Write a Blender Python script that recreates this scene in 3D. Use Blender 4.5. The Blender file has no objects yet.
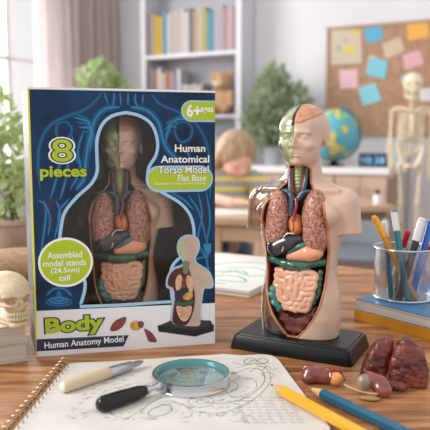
import bpy, math, random
import numpy as np
from mathutils import Vector, Matrix
from mathutils.geometry import tessellate_polygon
random.seed(7); rng = np.random.default_rng(7)
C = bpy.context.scene.collection
S = 0.01                      # everything below is written in centimetres
TZ = 75.0                     # height of the table top
CAMZ = 96.0
PITCH = math.radians(6.44)
F = 620.0
cp, sp = math.cos(PITCH), math.sin(PITCH)
PI = math.pi
# ---------------------------------------------------------------- measuring helpers
def ray(u, v):
    a = (u-215)/F; b = (215-v)/F
    return (a, cp+b*sp, -sp+b*cp)
def T(u, v, z=0.0):
    "point of the photo at height z above the table"
    r = ray(u, v); t = (TZ+z-CAMZ)/r[2]
    return Vector((r[0]*t, r[1]*t, z))
def Q(u, v, Y):
    r = ray(u, v); t = Y/r[1]
    return Vector((r[0]*t, Y, CAMZ+r[2]*t))
# ---------------------------------------------------------------- materials
def mat(name, col, rough=0.5, metal=0.0, coat=0.0, col2=None, nscale=10.0, bump=0.0, bscale=None, spec=0.5, sss=0.0, emit=None, estr=1.0, detail=3.0, ramp=(0.35, 0.65), kind='noise', vec=(1,1,1)):
    m = bpy.data.materials.new(name); m.use_nodes = True
    nt = m.node_tree; b = nt.nodes['Principled BSDF']
    b.inputs['Base Color'].default_value = (*col, 1); b.inputs['Roughness'].default_value = rough
    b.inputs['Metallic'].default_value = metal; b.inputs['Coat Weight'].default_value = coat
    b.inputs['Specular IOR Level'].default_value = spec
    if sss:
        b.inputs['Subsurface Weight'].default_value = sss
        b.inputs['Subsurface Radius'].default_value = (0.006, 0.003, 0.002)
    if emit:
        b.inputs['Emission Color'].default_value = (*emit, 1); b.inputs['Emission Strength'].default_value = estr
    if col2 or bump:
        tc = nt.nodes.new('ShaderNodeTexCoord'); mp = nt.nodes.new('ShaderNodeMapping')
        mp.inputs['Scale'].default_value = vec
        nt.links.new(tc.outputs['Object'], mp.inputs['Vector'])
        def tex(sc):
            if kind == 'voronoi':
                n = nt.nodes.new('ShaderNodeTexVoronoi'); n.inputs['Scale'].default_value = sc
                nt.links.new(mp.outputs[0], n.inputs['Vector']); return n.outputs['Distance']
            n = nt.nodes.new('ShaderNodeTexNoise'); n.inputs['Scale'].default_value = sc; n.inputs['Detail'].default_value = detail
            nt.links.new(mp.outputs[0], n.inputs['Vector']); return n.outputs['Fac']
        if col2:
            cr = nt.nodes.new('ShaderNodeValToRGB')
            cr.color_ramp.elements[0].position = ramp[0]; cr.color_ramp.elements[0].color = (*col, 1)
            cr.color_ramp.elements[1].position = ramp[1]; cr.color_ramp.elements[1].color = (*col2, 1)
            nt.links.new(tex(nscale), cr.inputs[0]); nt.links.new(cr.outputs[0], b.inputs['Base Color'])
        if bump:
            bp = nt.nodes.new('ShaderNodeBump'); bp.inputs['Strength'].default_value = min(1, bump); bp.inputs['Distance'].default_value = 0.001*max(1, bump)
            nt.links.new(tex(bscale or nscale), bp.inputs['Height']); nt.links.new(bp.outputs[0], b.inputs['Normal'])
    return m
def clear(name, tint=(0.97, 0.98, 0.98), rough=0.04, ior=1.45, boost=1.0, base=0.0):
    m = bpy.data.materials.new(name); m.use_nodes = True; nt = m.node_tree
    nt.nodes.remove(nt.nodes['Principled BSDF']); out = nt.nodes['Material Output']
    t = nt.nodes.new('ShaderNodeBsdfTransparent'); t.inputs[0].default_value = (*tint, 1)
    g = nt.nodes.new('ShaderNodeBsdfGlossy'); g.inputs['Roughness'].default_value = rough
    fr = nt.nodes.new('ShaderNodeMath'); fr.operation = 'POWER'; fr.inputs[1].default_value = ior*2
    lw = nt.nodes.new('ShaderNodeLayerWeight'); lw.inputs[0].default_value = 0.5; nt.links.new(lw.outputs['Facing'], fr.inputs[0])
    mu = nt.nodes.new('ShaderNodeMath'); mu.operation = 'MULTIPLY_ADD'; mu.inputs[1].default_value = boost; mu.inputs[2].default_value = base; mu.use_clamp = True
    mx = nt.nodes.new('ShaderNodeMixShader')
    nt.links.new(fr.outputs[0], mu.inputs[0]); nt.links.new(mu.outputs[0], mx.inputs[0])
    nt.links.new(t.outputs[0], mx.inputs[1]); nt.links.new(g.outputs[0], mx.inputs[2]); nt.links.new(mx.outputs[0], out.inputs[0])
    return m
def srgb(r, g, b):
    f = lambda c: (c/255/12.92) if c/255 <= 0.04045 else ((c/255+0.055)/1.055)**2.4
    return (f(r), f(g), f(b))
# ---------------------------------------------------------------- object helpers
def tag(o, label=None, cat=None, group=None, kind=None):
    if label: o['label'] = label
    if cat: o['category'] = cat
    if group: o['group'] = group
    if kind: o['kind'] = kind
    return o
def thing(name, label, cat, loc=(0, 0, 0), rz=0.0, group=None, rot=None, scale=None):
    o = bpy.data.objects.new(name, None); C.objects.link(o)
    o.location = (loc[0]*S, loc[1]*S, loc[2]*S); o.rotation_euler = rot or (0, 0, rz)
    if scale: o.scale = (scale,)*3
    o.empty_display_size = 0.02
    return tag(o, label, cat, group)
def link(name, me, m, parent=None, smooth=True, loc=None, rz=None):
    o = bpy.data.objects.new(name, me); C.objects.link(o)
    if m is not None:
        me.materials.append(m)
    if parent is not None: o.parent = parent
    if smooth: me.polygons.foreach_set('use_smooth', [True]*len(me.polygons))
    if loc is not None: o.location = (loc[0]*S, loc[1]*S, loc[2]*S)
    if rz is not None: o.rotation_euler = (0, 0, rz)
    return o
def copy_tree(o, parent=None):
    c = o.copy(); C.objects.link(c); c.parent = parent
    for ch in list(o.children): copy_tree(ch, c)
    return c
def smooth_path(pts, n=6, closed=False):
    P = [Vector(p) for p in pts]; out = []; L = len(P)
    seg = L if closed else L-1
    for i in range(seg):
        p1 = P[i]; p2 = P[(i+1) % L]
        p0 = P[i-1] if (closed or i > 0) else p1*2-p2
        p3 = P[(i+2) % L] if (closed or i+2 < L) else p2*2-p1
        for k in range(n):
            t = k/n
            out.append(0.5*((2*p1)+(p2-p0)*t+(2*p0-5*p1+4*p2-p3)*t*t+(3*p1-p0-3*p2+p3)*t**3))
    if not closed: out.append(P[-1])
    return out
class MB:
    def __init__(s): s.v = []; s.f = []
    def add(s, vs, fs, M=None):
        n = len(s.v)
        if M is not None: vs = [M @ Vector(p) for p in vs]
        s.v += [tuple(p) for p in vs]; s.f += [tuple(i+n for i in f) for f in fs]; return s
    def box(s, x0, x1, y0, y1, z0, z1, M=None, b=0.0):
        if b <= 0:
            vs = [(x, y, z) for z in (z0, z1) for y in (y0, y1) for x in (x0, x1)]
            return s.add(vs, [(0, 2, 3, 1), (4, 5, 7, 6), (0, 1, 5, 4), (2, 6, 7, 3), (0, 4, 6, 2), (1, 3, 7, 5)], M)
        r = rect_pts(x0, x1, y0, y1, b, 3)
        ri = rect_pts(x0+b, x1-b, y0+b, y1-b, b*0.3, 3)
        rings = [[(x, y, z0) for x, y in ri], [(x, y, z0+b*.3) for x, y in rect_pts(x0+b*.3, x1-b*.3, y0+b*.3, y1-b*.3, b*.7, 3)], [(x, y, z0+b) for x, y in r],
                 [(x, y, z1-b) for x, y in r], [(x, y, z1-b*.3) for x, y in rect_pts(x0+b*.3, x1-b*.3, y0+b*.3, y1-b*.3, b*.7, 3)], [(x, y, z1) for x, y in ri]]
        return s.loft(rings, M)
    def loft(s, rings, M=None, cap=True, close=True):
        n = len(rings[0]); vs = [p for r in rings for p in r]; fs = []
        for i in range(len(rings)-1):
            for k in range(n if close else n-1):
                a = i*n+k; b = i*n+(k+1) % n
                fs.append((a, b, b+n, a+n))
        if cap:
            fs.append(tuple(range(n))[::-1]); fs.append(tuple((len(rings)-1)*n+k for k in range(n)))
        return s.add(vs, fs, M)
    def lathe(s, prof, n=32, M=None, cap=True):
        return s.loft([[(r*math.cos(2*PI*k/n), r*math.sin(2*PI*k/n), z) for k in range(n)] for r, z in prof], M, cap)
    def tube(s, path, r, n=10, M=None, cap=True, closed=False, flat=1.0):
        P = [Vector(p) for p in path]; L = len(P)
        rr = r if hasattr(r, '__len__') else [r]*L
        if hasattr(r, '__len__') and len(r) != L:
            rr = list(np.interp(np.linspace(0, 1, L), np.linspace(0, 1, len(r)), r))
        rings = []; up = None
        for i in range(L):
            if closed: t = P[(i+1) % L]-P[i-1]
            else: t = P[min(i+1, L-1)]-P[max(i-1, 0)]
            t = t.normalized() if t.length > 1e-9 else Vector((0, 0, 1))
            if up is None:
                up = Vector((0, 0, 1)) if abs(t.z) < 0.9 else Vector((0, 1, 0))
            a = t.cross(up)
            a = a.normalized() if a.length > 1e-6 else t.orthogonal().normalized()
            bb = a.cross(t).normalized(); up = bb
            rings.append([P[i]+a*rr[i]*math.cos(2*PI*k/n)+bb*rr[i]*flat*math.sin(2*PI*k/n) for k in range(n)])
        if closed: rings.append(rings[0]); cap = False
        return s.loft(rings, M, cap)
    def ell(s, c, r, M=None, n=20, m=12):
        vs = []; fs = []
        for i in range(m+1):
            th = PI*i/m
            for k in range(n):
                ph = 2*PI*k/n
                vs.append((c[0]+r[0]*math.sin(th)*math.cos(ph), c[1]+r[1]*math.sin(th)*math.sin(ph), c[2]+r[2]*math.cos(th)))
        for i in range(m):
            for k in range(n):
                a = i*n+k; b = i*n+(k+1) % n; fs.append((a, a+n, b+n, b))
        return s.add(vs, fs, M)
    def poly(s, pts, holes=(), y=0.0, th=0.0, plane='xz'):
        "filled outline (with holes) in the xz or xy plane"
        loops = [[Vector((p[0], p[1], 0)) for p in L] for L in [pts]+list(holes)]
        tris = tessellate_polygon(loops); flat = [p for L in loops for p in L]
        mk = (lambda p, d: (p.x, y+d, p.y)) if plane == 'xz' else (lambda p, d: (p.x, p.y, y+d))
        n = len(flat); fs = [tuple(t) for t in tris]; vs = [mk(p, 0) for p in flat]
        # orientation
        def nrm(t):
            a, b, c = [Vector(vs[i]) for i in t]; return (b-a).cross(c-a)
        ax = 1 if plane == 'xz' else 2; want = -1 if plane == 'xz' else 1
        fs = [t if nrm(t)[ax]*want > 0 else t[::-1] for t in fs]
        if th:
            back = [mk(p, th if plane == 'xz' else -th) for p in flat]
            vs += back; fs += [tuple(i+n for i in t[::-1]) for t in fs]
            k = 0
            for L in loops:
                for i in range(len(L)): a = k+i; b = k+(i+1) % len(L); fs.append((a, b, b+n, a+n))
                k += len(L)
        return s.add(vs, fs)
    def ribbon(s, path, w, y=0.0, plane='xz', closed=False):
        P = [Vector((p[0], p[1])) for p in path]; L = len(P); vs = []; fs = []
        for i in range(L):
            t = (P[(i+1) % L]-P[i-1]) if closed else (P[min(i+1, L-1)]-P[max(i-1, 0)])
            t = t.normalized() if t.length > 1e-9 else Vector((1, 0)); nn = Vector((-t.y, t.x))
            ww = w[i] if hasattr(w, '__len__') else w
            for sg in (-.5, .5):
                p = P[i]+nn*sg*ww
                vs.append((p.x, y, p.y) if plane == 'xz' else (p.x, p.y, y))
        for i in range(L if closed else L-1):
            j = (i+1) % L; f = (2*i, 2*j, 2*j+1, 2*i+1)
            fs.append(f if plane == 'xz' else f)
        return s.add(vs, fs)
    def mesh(s, name):
        me = bpy.data.meshes.new(name); me.from_pydata([(x*S, y*S, z*S) for x, y, z in s.v], [], s.f)
        me.validate(); me.update(); return me
    def build(s, name, m, parent=None, smooth=False, loc=None, rz=None, bevel=0.0, fix=True):
        me = s.mesh(name)
        if fix:
            import bmesh
            bm = bmesh.new(); bm.from_mesh(me); bmesh.ops.recalc_face_normals(bm, faces=bm.faces); bm.to_mesh(me); bm.free()
        o = link(name, me, m, parent, smooth, loc, rz)
        if smooth:
            try: me.set_sharp_from_angle(angle=math.radians(42))
            except Exception: pass
        if bevel:
            md = o.modifiers.new('bevel', 'BEVEL'); md.width = bevel*S; md.segments = 2; md.limit_method = 'ANGLE'
        return o
def rect_pts(x0, x1, y0, y1, r, n=4):
    out = []
    for cx, cy, a0 in ((x1-r, y0+r, -90), (x1-r, y1-r, 0), (x0+r, y1-r, 90), (x0+r, y0+r, 180)):
        for k in range(n+1):
            a = math.radians(a0+90*k/n); out.append((cx+r*math.cos(a), cy+r*math.sin(a)))
    return out
def text_mesh(s, y=0.0, bbox=(0, 0, 1, 1), offset=0.0, plane='xz', rot=0.0, name='text', shear=0.0):
    "flat lettering fitted to the box (x0,z0,x1,z1)"
    def mk(off):
        cu = bpy.data.curves.new('t', 'FONT'); cu.body = s; cu.size = 1.0; cu.offset = off; cu.resolution_u = 4; cu.align_x = 'CENTER'; cu.shear = shear
        ob = bpy.data.objects.new('t', cu); C.objects.link(ob)
        dg = bpy.context.evaluated_depsgraph_get(); me = bpy.data.meshes.new_from_object(ob.evaluated_get(dg))
        co = np.zeros(len(me.vertices)*3); me.vertices.foreach_get('co', co); co = co.reshape(-1, 3)
        bpy.data.objects.remove(ob); bpy.data.curves.remove(cu); return me, co
    m0, c0 = mk(0.0); lo, hi = c0.min(0), c0.max(0)
    bpy.data.meshes.remove(m0); me, co = mk(offset)
    sx = (bbox[2]-bbox[0])/(hi[0]-lo[0]); sz = (bbox[3]-bbox[1])/(hi[1]-lo[1])
    X = bbox[0]+(co[:, 0]-lo[0])*sx; Z = bbox[1]+(co[:, 1]-lo[1])*sz
    if rot:
        cx, cz = (bbox[0]+bbox[2])/2, (bbox[1]+bbox[3])/2; c_, s_ = math.cos(rot), math.sin(rot)
        X, Z = cx+(X-cx)*c_-(Z-cz)*s_, cz+(X-cx)*s_+(Z-cz)*c_
    Y = np.full_like(X, y)
    out = np.stack([X, Y, Z] if plane == 'xz' else [X, Z, Y], 1)*S
    me.vertices.foreach_set('co', out.ravel()); me.materials.clear(); me.update(); me.name = name
    return me
# ---------------------------------------------------------------- sculpting with distance fields
def nets(fn, lo, hi, h):
    lo = np.array(lo, float); hi = np.array(hi, float); n = np.ceil((hi-lo)/h).astype(int)+1
    xs = [lo[i]+h*np.arange(n[i]) for i in range(3)]
    X, Y, Z = np.meshgrid(*xs, indexing='ij'); D = fn(X, Y, Z)
    D = np.array(D); big = abs(h)*2
    D[0], D[-1], D[:, 0], D[:, -1], D[:, :, 0], D[:, :, -1] = [np.maximum(a, big*.5) for a in (D[0], D[-1], D[:, 0], D[:, -1], D[:, :, 0], D[:, :, -1])]
    I = D < 0; nx, ny, nz = D.shape
    acc = np.zeros((nx-1, ny-1, nz-1, 3)); cnt = np.zeros((nx-1, ny-1, nz-1))
    sl = lambda d, a: slice(d, a-1+d)
    for ax in range(3):
        oth = [k for k in range(3) if k != ax]
        for d1 in (0, 1):
            for d2 in (0, 1):
                o0 = [0, 0, 0]; o0[oth[0]] = d1; o0[oth[1]] = d2; o1 = list(o0); o1[ax] = 1
                A = D[sl(o0[0], nx), sl(o0[1], ny), sl(o0[2], nz)]; B = D[sl(o1[0], nx), sl(o1[1], ny), sl(o1[2], nz)]
                cr = (A < 0) != (B < 0)
                t = np.where(cr, A/np.where(cr, A-B, 1), 0)
                for k in range(3):
                    acc[..., k] += np.where(cr, o0[k]+(t if k == ax else 0), 0)
                cnt += cr
    act = cnt > 0; idx = -np.ones(act.shape, int); idx[act] = np.arange(act.sum())
    ii = np.argwhere(act); V = (ii+acc[act]/cnt[act][:, None])*h+lo
    quads = []
    for ax in range(3):
        o1, o2 = [(1, 2), (2, 0), (0, 1)][ax]
        s0 = [slice(1, -1)]*3; s0[ax] = slice(0, -1); s1 = [slice(1, -1)]*3; s1[ax] = slice(1, None)
        a = I[tuple(s0)]; b = I[tuple(s1)]
        for flip, mask in ((False, a & ~b), (True, ~a & b)):
            e = np.argwhere(mask)
            if not len(e): continue
            off = np.array([1, 1, 1]); off[ax] = 0; e = e+off
            def cell(da, db):
                c = e.copy(); c[:, o1] -= da; c[:, o2] -= db; return idx[c[:, 0], c[:, 1], c[:, 2]]
            q = np.stack([cell(1, 1), cell(0, 1), cell(0, 0), cell(1, 0)], 1)
            quads.append(q[:, ::-1] if flip else q)
    Qd = np.concatenate(quads); Qd = Qd[(Qd >= 0).all(1)]
    return V, Qd
def sdf(name, fn, lo, hi, h, m, parent=None, loc=None, rz=None, relax=1):
    V, Qd = nets(fn, lo, hi, h)
    for _ in range(relax):
        s_ = np.zeros_like(V); c_ = np.zeros(len(V))
        for a, b in ((0, 1), (1, 2), (2, 3), (3, 0)):
            np.add.at(s_, Qd[:, a], V[Qd[:, b]]); np.add.at(c_, Qd[:, a], 1)
            np.add.at(s_, Qd[:, b], V[Qd[:, a]]); np.add.at(c_, Qd[:, b], 1)
        V = V*.5+.5*s_/np.maximum(c_, 1)[:, None]
    me = bpy.data.meshes.new(name); me.vertices.add(len(V)); me.vertices.foreach_set('co', (V*S).ravel())
    me.loops.add(len(Qd)*4); me.loops.foreach_set('vertex_index', Qd.ravel().astype(np.int32))
    me.polygons.add(len(Qd)); me.polygons.foreach_set('loop_start', np.arange(0, len(Qd)*4, 4, dtype=np.int32))
    me.update(calc_edges=True); me.validate()
    return link(name, me, m, parent, True, loc, rz)
def el(X, Y, Z, c, r):
    k0 = np.sqrt(((X-c[0])/r[0])**2+((Y-c[1])/r[1])**2+((Z-c[2])/r[2])**2)
    k1 = np.sqrt(((X-c[0])/r[0]**2)**2+((Y-c[1])/r[1]**2)**2+((Z-c[2])/r[2]**2)**2)
    return k0*(k0-1)/np.maximum(k1, 1e-6)
def cap(X, Y, Z, a, b, r0, r1=None):
    r1 = r0 if r1 is None else r1
    d = np.array(b, float)-np.array(a, float); L = (d*d).sum()
    t = np.clip(((X-a[0])*d[0]+(Y-a[1])*d[1]+(Z-a[2])*d[2])/L, 0, 1)
    return np.sqrt((X-a[0]-t*d[0])**2+(Y-a[1]-t*d[1])**2+(Z-a[2]-t*d[2])**2)-(r0+(r1-r0)*t)
def su(a, b, k):
    h_ = np.clip(.5+.5*(b-a)/k, 0, 1); return b*(1-h_)+a*h_-k*h_*(1-h_)
def ss(a, b, k): return -su(-a, b, k)          # a minus b
def si(a, b, k): return -su(-a, -b, k)
def vnoise(X, Y, Z, sc, seed=0):
    r = np.random.default_rng(seed); o = 0
    for _ in range(7):
        k = r.normal(size=3); k /= np.linalg.norm(k); f_ = sc*r.uniform(.7, 1.5); o = o+np.sin(f_*(X*k[0]+Y*k[1]+Z*k[2])+r.uniform(0, 6.3))
    return o/7
def prof(z, pts):
    zs = np.array([p[0] for p in pts], float); vs = np.array([p[1] for p in pts], float)
    g = np.linspace(zs[0]-2, zs[-1]+2, 1200); d = np.interp(g, zs, vs); w = int(0.28/(g[1]-g[0]))
    k = np.hanning(2*w+3); k /= k.sum(); pad = np.pad(d, len(k)//2, mode='edge'); d = np.convolve(pad, k, 'valid')
    return np.interp(z, g, d)
# ================================================================ materials of the models
M_flesh = mat('flesh_plastic', srgb(204, 170, 150), 0.33, col2=srgb(214, 182, 162), nscale=25, bump=.12, bscale=220, coat=.25)
M_skull_green = mat('green_bone_plastic', srgb(156, 188, 136), 0.4, col2=srgb(204, 226, 188), nscale=90, bump=.6, bscale=130, coat=.3)
M_brain = mat('brain_plastic', srgb(190, 126, 92), 0.4, col2=srgb(214, 156, 122), nscale=200, bump=1.5, bscale=260, coat=.2)
M_clear = clear('clear_plastic', (0.89, 0.82, 0.75), 0.12, 0.8, 0.75, 0.05)
M_lining = mat('dark_red_muscle', srgb(70, 26, 22), 0.28, col2=srgb(112, 48, 36), nscale=120, bump=.5, coat=.5)
M_rim = mat('cavity_rim', srgb(176, 104, 62), 0.35, col2=srgb(206, 146, 104), nscale=60, bump=.3, coat=.3)
M_black_line = mat('black_paint_line', srgb(24, 24, 26), 0.35)
M_lung = mat('lung_plastic', srgb(130, 70, 58), 0.32, col2=srgb(198, 142, 122), nscale=420, bump=1.6, bscale=420, coat=.4, ramp=(.34, .62), detail=2)
M_heart = mat('heart_plastic', srgb(178, 90, 42), 0.35, col2=srgb(214, 134, 74), nscale=120, bump=.6, coat=.4)
M_liver = mat('liver_plastic', srgb(30, 27, 36), 0.2, col2=srgb(46, 38, 48), nscale=40, coat=.7)
M_stomach = mat('stomach_plastic', srgb(214, 138, 104), 0.28, col2=srgb(232, 166, 130), nscale=60, coat=.5)
M_greenorgan = mat('green_colon_plastic', srgb(38, 84, 70), 0.25, col2=srgb(56, 112, 92), nscale=90, coat=.6)
M_teal = mat('teal_organ_plastic', srgb(34, 92, 92), 0.3, col2=srgb(60, 126, 120), nscale=120, coat=.5, bump=.4)
M_gut = mat('intestine_plastic', srgb(214, 160, 130), 0.26, col2=srgb(230, 182, 154), nscale=60, coat=.5)
M_trachea = mat('trachea_plastic', srgb(150, 170, 118), 0.35, col2=srgb(178, 192, 146), nscale=100, coat=.3)
M_bluevein = mat('blue_vein_plastic', srgb(40, 62, 82), 0.25, coat=.6, col2=srgb(58, 84, 104), nscale=60)
M_redvein = mat('red_artery_plastic', srgb(140, 22, 26), 0.25, coat=.6)
M_eye = mat('painted_eye', srgb(60, 40, 30), 0.2, coat=.6)
M_blackbase = mat('black_base_plastic', srgb(14, 15, 17), 0.34, bump=.15, bscale=400, spec=.35)
M_vessel_pale = mat('pale_duct', srgb(196, 196, 186), 0.3, coat=.4)
# ================================================================ torso shapes (local frame: faces -y, origin on top of base)
PA = [(0, 4.0), (2, 4.2), (4, 4.12), (6, 3.75), (7, 3.65), (8.5, 3.8), (10, 4.2), (12, 4.65), (13.4, 4.75), (14.2, 4.85), (14.9, 4.3), (15.4, 3.45), (15.9, 2.6), (16.4, 1.95), (16.9, 1.7), (18, 1.6), (20, 1.5)]
PB = [(0, 2.5), (2, 2.75), (4, 2.65), (6.5, 2.35), (8.5, 2.5), (11, 2.8), (13, 2.75), (14.2, 2.3), (15.2, 1.8), (16.2, 1.62), (20, 1.5)]
PC = [(0, .1), (4, 0), (8, 0), (12, .1), (15, .35), (16.5, .35), (19, .25)]
def trunk(X, Y, Z):
    a = prof(Z[0, 0], PA); b = prof(Z[0, 0], PB); c = prof(Z[0, 0], PC); n = np.interp(Z[0, 0], [0, 13, 16], [2.5, 2.3, 2.0])
    r = ((np.abs(X)/a)**n+(np.abs(Y-c)/b)**n)**(1/n); d = (r-1)*np.minimum(a, b)
    for s in (-1, 1):
        arm = cap(X, Y, Z, (s*4.2, .2, 13.55), (s*4.85, .15, 10.2), 1.68, 1.28)
        arm = np.maximum(arm, 10.7-Z)
        d = su(d, arm, .45)
        d = su(d, el(X, Y, Z, (s*2.1, -1.95, 12.6), (2.1, 1.0, 1.35)), .6)
    # collar bones and pit of the neck
    for s in (-1, 1):
        d = su(d, cap(X, Y, Z, (s*.9, -1.55, 15.0), (s*3.9, -1.0, 14.95), .28), .45)
    d = su(d, cap(X, Y, Z, (0, .35, 15.8), (0, .55, 19.3), 1.62, 1.6), .5)
    return np.maximum(np.maximum(d, -Z), Z-18.3)
def head(X, Y, Z):
    d = el(X, Y, Z, (0, .5, 21.0), (2.5, 3.05, 2.45))
    d = su(d, el(X, Y, Z, (0, -.75, 19.6), (2.08, 2.1, 2.35)), .5)
    d = su(d, el(X, Y, Z, (0, -1.05, 18.2), (1.62, 1.6, 1.05)), .6)
    d = su(d, el(X, Y, Z, (0, -1.6, 21.2), (1.8, 1.1, 1.3)), .5)
    for s in (-1, 1):
        d = su(d, cap(X, Y, Z, (s*.35, -2.72, 20.62), (s*1.35, -2.35, 20.62), .2), .3)
        d = ss(d, el(X, Y, Z, (s*.88, -3.0, 20.12), (.56, .52, .36)), .18)
        d = su(d, el(X, Y, Z, (s*.88, -2.3, 20.13), (.42, .36, .3)), .06)
        d = su(d, cap(X, Y, Z, (s*.6, -2.66, 20.28), (s*1.18, -2.52, 20.26), .07), .06)
        d = su(d, el(X, Y, Z, (s*1.25, -2.05, 19.35), (.55, .45, .4)), .4)
        d = su(d, el(X, Y, Z, (s*.28, -2.98, 19.22), (.2, .25, .16)), .12)
        e = el(X, Y, Z, (s*2.38, .3+.18*(Z-20), 19.85), (.26, .55, .85)); e = ss(e, el(X, Y, Z, (s*2.68, .2, 19.98), (.2, .32, .5)), .1)
        d = su(d, e, .12)
    d = su(d, cap(X, Y, Z, (0, -2.65, 20.4), (0, -3.35, 19.45), .15, .24), .22)
    d = su(d, el(X, Y, Z, (0, -3.4, 19.32), (.27, .28, .22)), .15)
    d = su(d, el(X, Y, Z, (0, -2.45, 18.5), (.85, .45, .5)), .3)
    for s in (-1, 1):
        d = su(d, cap(X, Y, Z, (s*.1, -2.98, 18.68), (s*.64, -2.72, 18.56), .13, .06), .05)
    d = su(d, cap(X, Y, Z, (-.42, -2.86, 18.36), (.42, -2.86, 18.36), .14), .07)
    d = ss(d, cap(X, Y, Z, (-.66, -2.82, 18.51), (.66, -2.82, 18.51), .035), .05)
    d = ss(d, el(X, Y, Z, (0, -2.9, 18.12), (.5, .2, .12)), .12)
    d = su(d, el(X, Y, Z, (0, -2.35, 17.72), (.62, .55, .45)), .3)
    return d
def figure(X, Y, Z): return su(trunk(X, Y, Z), head(X, Y, Z), .35)
PW = [(0, .3), (.6, .8), (1.2, 1.35), (2.2, 2.05), (3.5, 2.6), (5, 2.9), (7, 3.05), (9, 3.2), (12, 3.25), (13.5, 2.95), (14.5, 2.35), (15.1, 1.6), (15.7, 1.12), (17.1, 1.0), (17.35, .7), (17.6, .2)]
def cavity(X, Y, Z, grow=0.0):
    w = prof(Z[0, 0], PW)+grow
    yb = np.where(Z > 15, .2, .9)+grow
    back = np.maximum(0, (Y+.6)/(yb+.6)) ; r = np.sqrt((X/w)**2+back**2)
    d = (r-1)*w*.85
    return np.maximum(np.maximum(d, -(Z-.25+grow)), Z-17.35-grow)
H = 0.1
LO, HI = (-6.4, -3.9, -.2), (6.4, 3.9, 24.0)
def build_torso(name, label, cat, loc, rz, group=None):
    t = thing(name, label, cat, loc, rz, group)
    # skin half ------------------------------------------------------------
    def f_flesh(X, Y, Z):
        d = figure(X, Y, Z); d = np.maximum(d, -X)
        return ss(d, cavity(X, Y, Z, .16), .08)
    def brainreg(X, Y, Z):
        lim = 21.6+np.clip((X-.6)*.35, 0, 2)+np.clip((Y+2.2)*.18, -1, 3)
        return np.maximum(lim-Z, -X+.02)
    sdf('flesh_half', f_flesh, (-.3, LO[1], LO[2]), HI, .085, M_flesh, t)
    sdf('brain', lambda X, Y, Z: np.maximum(head(X, Y, Z)-.07-.035*vnoise(X, Y, Z, 9, 3), brainreg(X, Y, Z)), (-.2, -3.5, 21.2), (2.9, 3.9, 24), .065, M_brain, t)
    # clear half -----------------------------------------------------------
    def f_clear(X, Y, Z):
        b = figure(X, Y, Z); d = np.maximum(b-.03, -(b+.2)); d = np.maximum(d, X+.05)
        return np.maximum(d, -cavity(X, Y, Z, .2))
    o = sdf('clear_half', f_clear, LO, (.3, HI[1], HI[2]), .085, M_clear, t, relax=8)
    o['label'] = 'clear plastic half shell'
    def f_green(X, Y, Z):
        d = head(X, Y, Z)+.17
        for s in (-1,):
            d = ss(d, el(X, Y, Z, (s*.9, -2.75, 20.12), (.5, .5, .4)), .12)
            d = su(d, el(X, Y, Z, (s*.9, -2.2, 20.12), (.36, .36, .34)), .03)
            d = ss(d, el(X, Y, Z, (s*1.7, -1.9, 18.9), (.4, .5, .6)), .15)
            d = su(d, cap(X, Y, Z, (s*.6, -2.45, 19.55), (s*1.9, -1.2, 19.75), .2), .12)
        d = d+.03*vnoise(X, Y, Z, 7, 5)
        return np.maximum(np.maximum(d, X+.0), 17.2-Z)
    sdf('skull_half', f_green, (-2.9, -3.7, 17), (.3, 3.9, 24), .075, M_skull_green, t)['label'] = 'pale green bone half of the head'
    mb = MB(); mb.ell((-.9, -2.36, 20.12), (.2, .12, .18)); mb.build('eye', M_eye, t, True)
    # dark seam over the crown
    def f_seam(X, Y, Z): return np.maximum(np.maximum(head(X, Y, Z)-.03, np.abs(X+.14)-.16), 21.3-Z)
    sdf('seam', f_seam, (-.4, -3.5, 21), (.3, 3.9, 24), .06, M_black_line, t)
    # lining and rim --------------------------------------------------------
    def f_lin(X, Y, Z):
        b = figure(X, Y, Z); d = np.maximum(cavity(X, Y, Z, .15), b+.2)
        return np.maximum(d, -cavity(X, Y, Z, .0))
    sdf('cavity_lining', f_lin, (-3.8, -3.6, 0), (3.8, 1.4, 17.8), .08, M_lining, t)
    def f_rim(X, Y, Z):
        b = figure(X, Y, Z); d = np.maximum(cavity(X, Y, Z, .24), b-.05); d = np.maximum(d, -(b+.3))
        return np.maximum(d, -cavity(X, Y, Z, .03))
    sdf('cavity_rim', f_rim, (-3.8, -3.6, 0), (3.8, -.2, 17.9), .07, M_rim, t)
    def f_lowmus(X, Y, Z):
        b = figure(X, Y, Z)+.35; d = np.maximum(b, X+.1); d = np.maximum(d, Z-(3.4+.55*X)); return np.maximum(d, -cavity(X, Y, Z, .18))
    sdf('hip_muscle', f_lowmus, (-4.4, -3.2, .0), (.2, 3.2, 4), .1, M_lining, t)
    # organs -----------------------------------------------------------------
    def f_lungL(X, Y, Z):
        d = el(X, Y, Z, (-1.85, -1.5, 11.5), (1.42, 1.5, 3.45)); d = ss(d, el(X, Y, Z, (-.15, -2.2, 11.4), (.62, 1.4, 1.5)), .2)
        d = np.maximum(d, (9.25+.25*(X+2.6))-Z) ; return su(d, el(X, Y, Z, (-2.0, -1.5, 10.2), (1.15, 1.35, 1.4)), .4)+.03*vnoise(X, Y, Z, 11, 1)
    sdf('lung', f_lungL, (-3.6, -3.4, 8.6), (-.2, .5, 15.2), .075, M_lung, t)
    def f_lungR(X, Y, Z):
        d = el(X, Y, Z, (1.92, -1.5, 11.7), (1.42, 1.5, 3.45)); d = su(d, el(X, Y, Z, (2.05, -1.5, 10.2), (1.15, 1.35, 1.7)), .4)
        return ss(d, el(X, Y, Z, (.3, -2.2, 11.3), (.62, 1.4, 1.2)), .2)+.03*vnoise(X, Y, Z, 11, 2)
    sdf('lung', f_lungR, (.3, -3.4, 8.2), (3.7, .5, 15.4), .075, M_lung, t)
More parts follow.
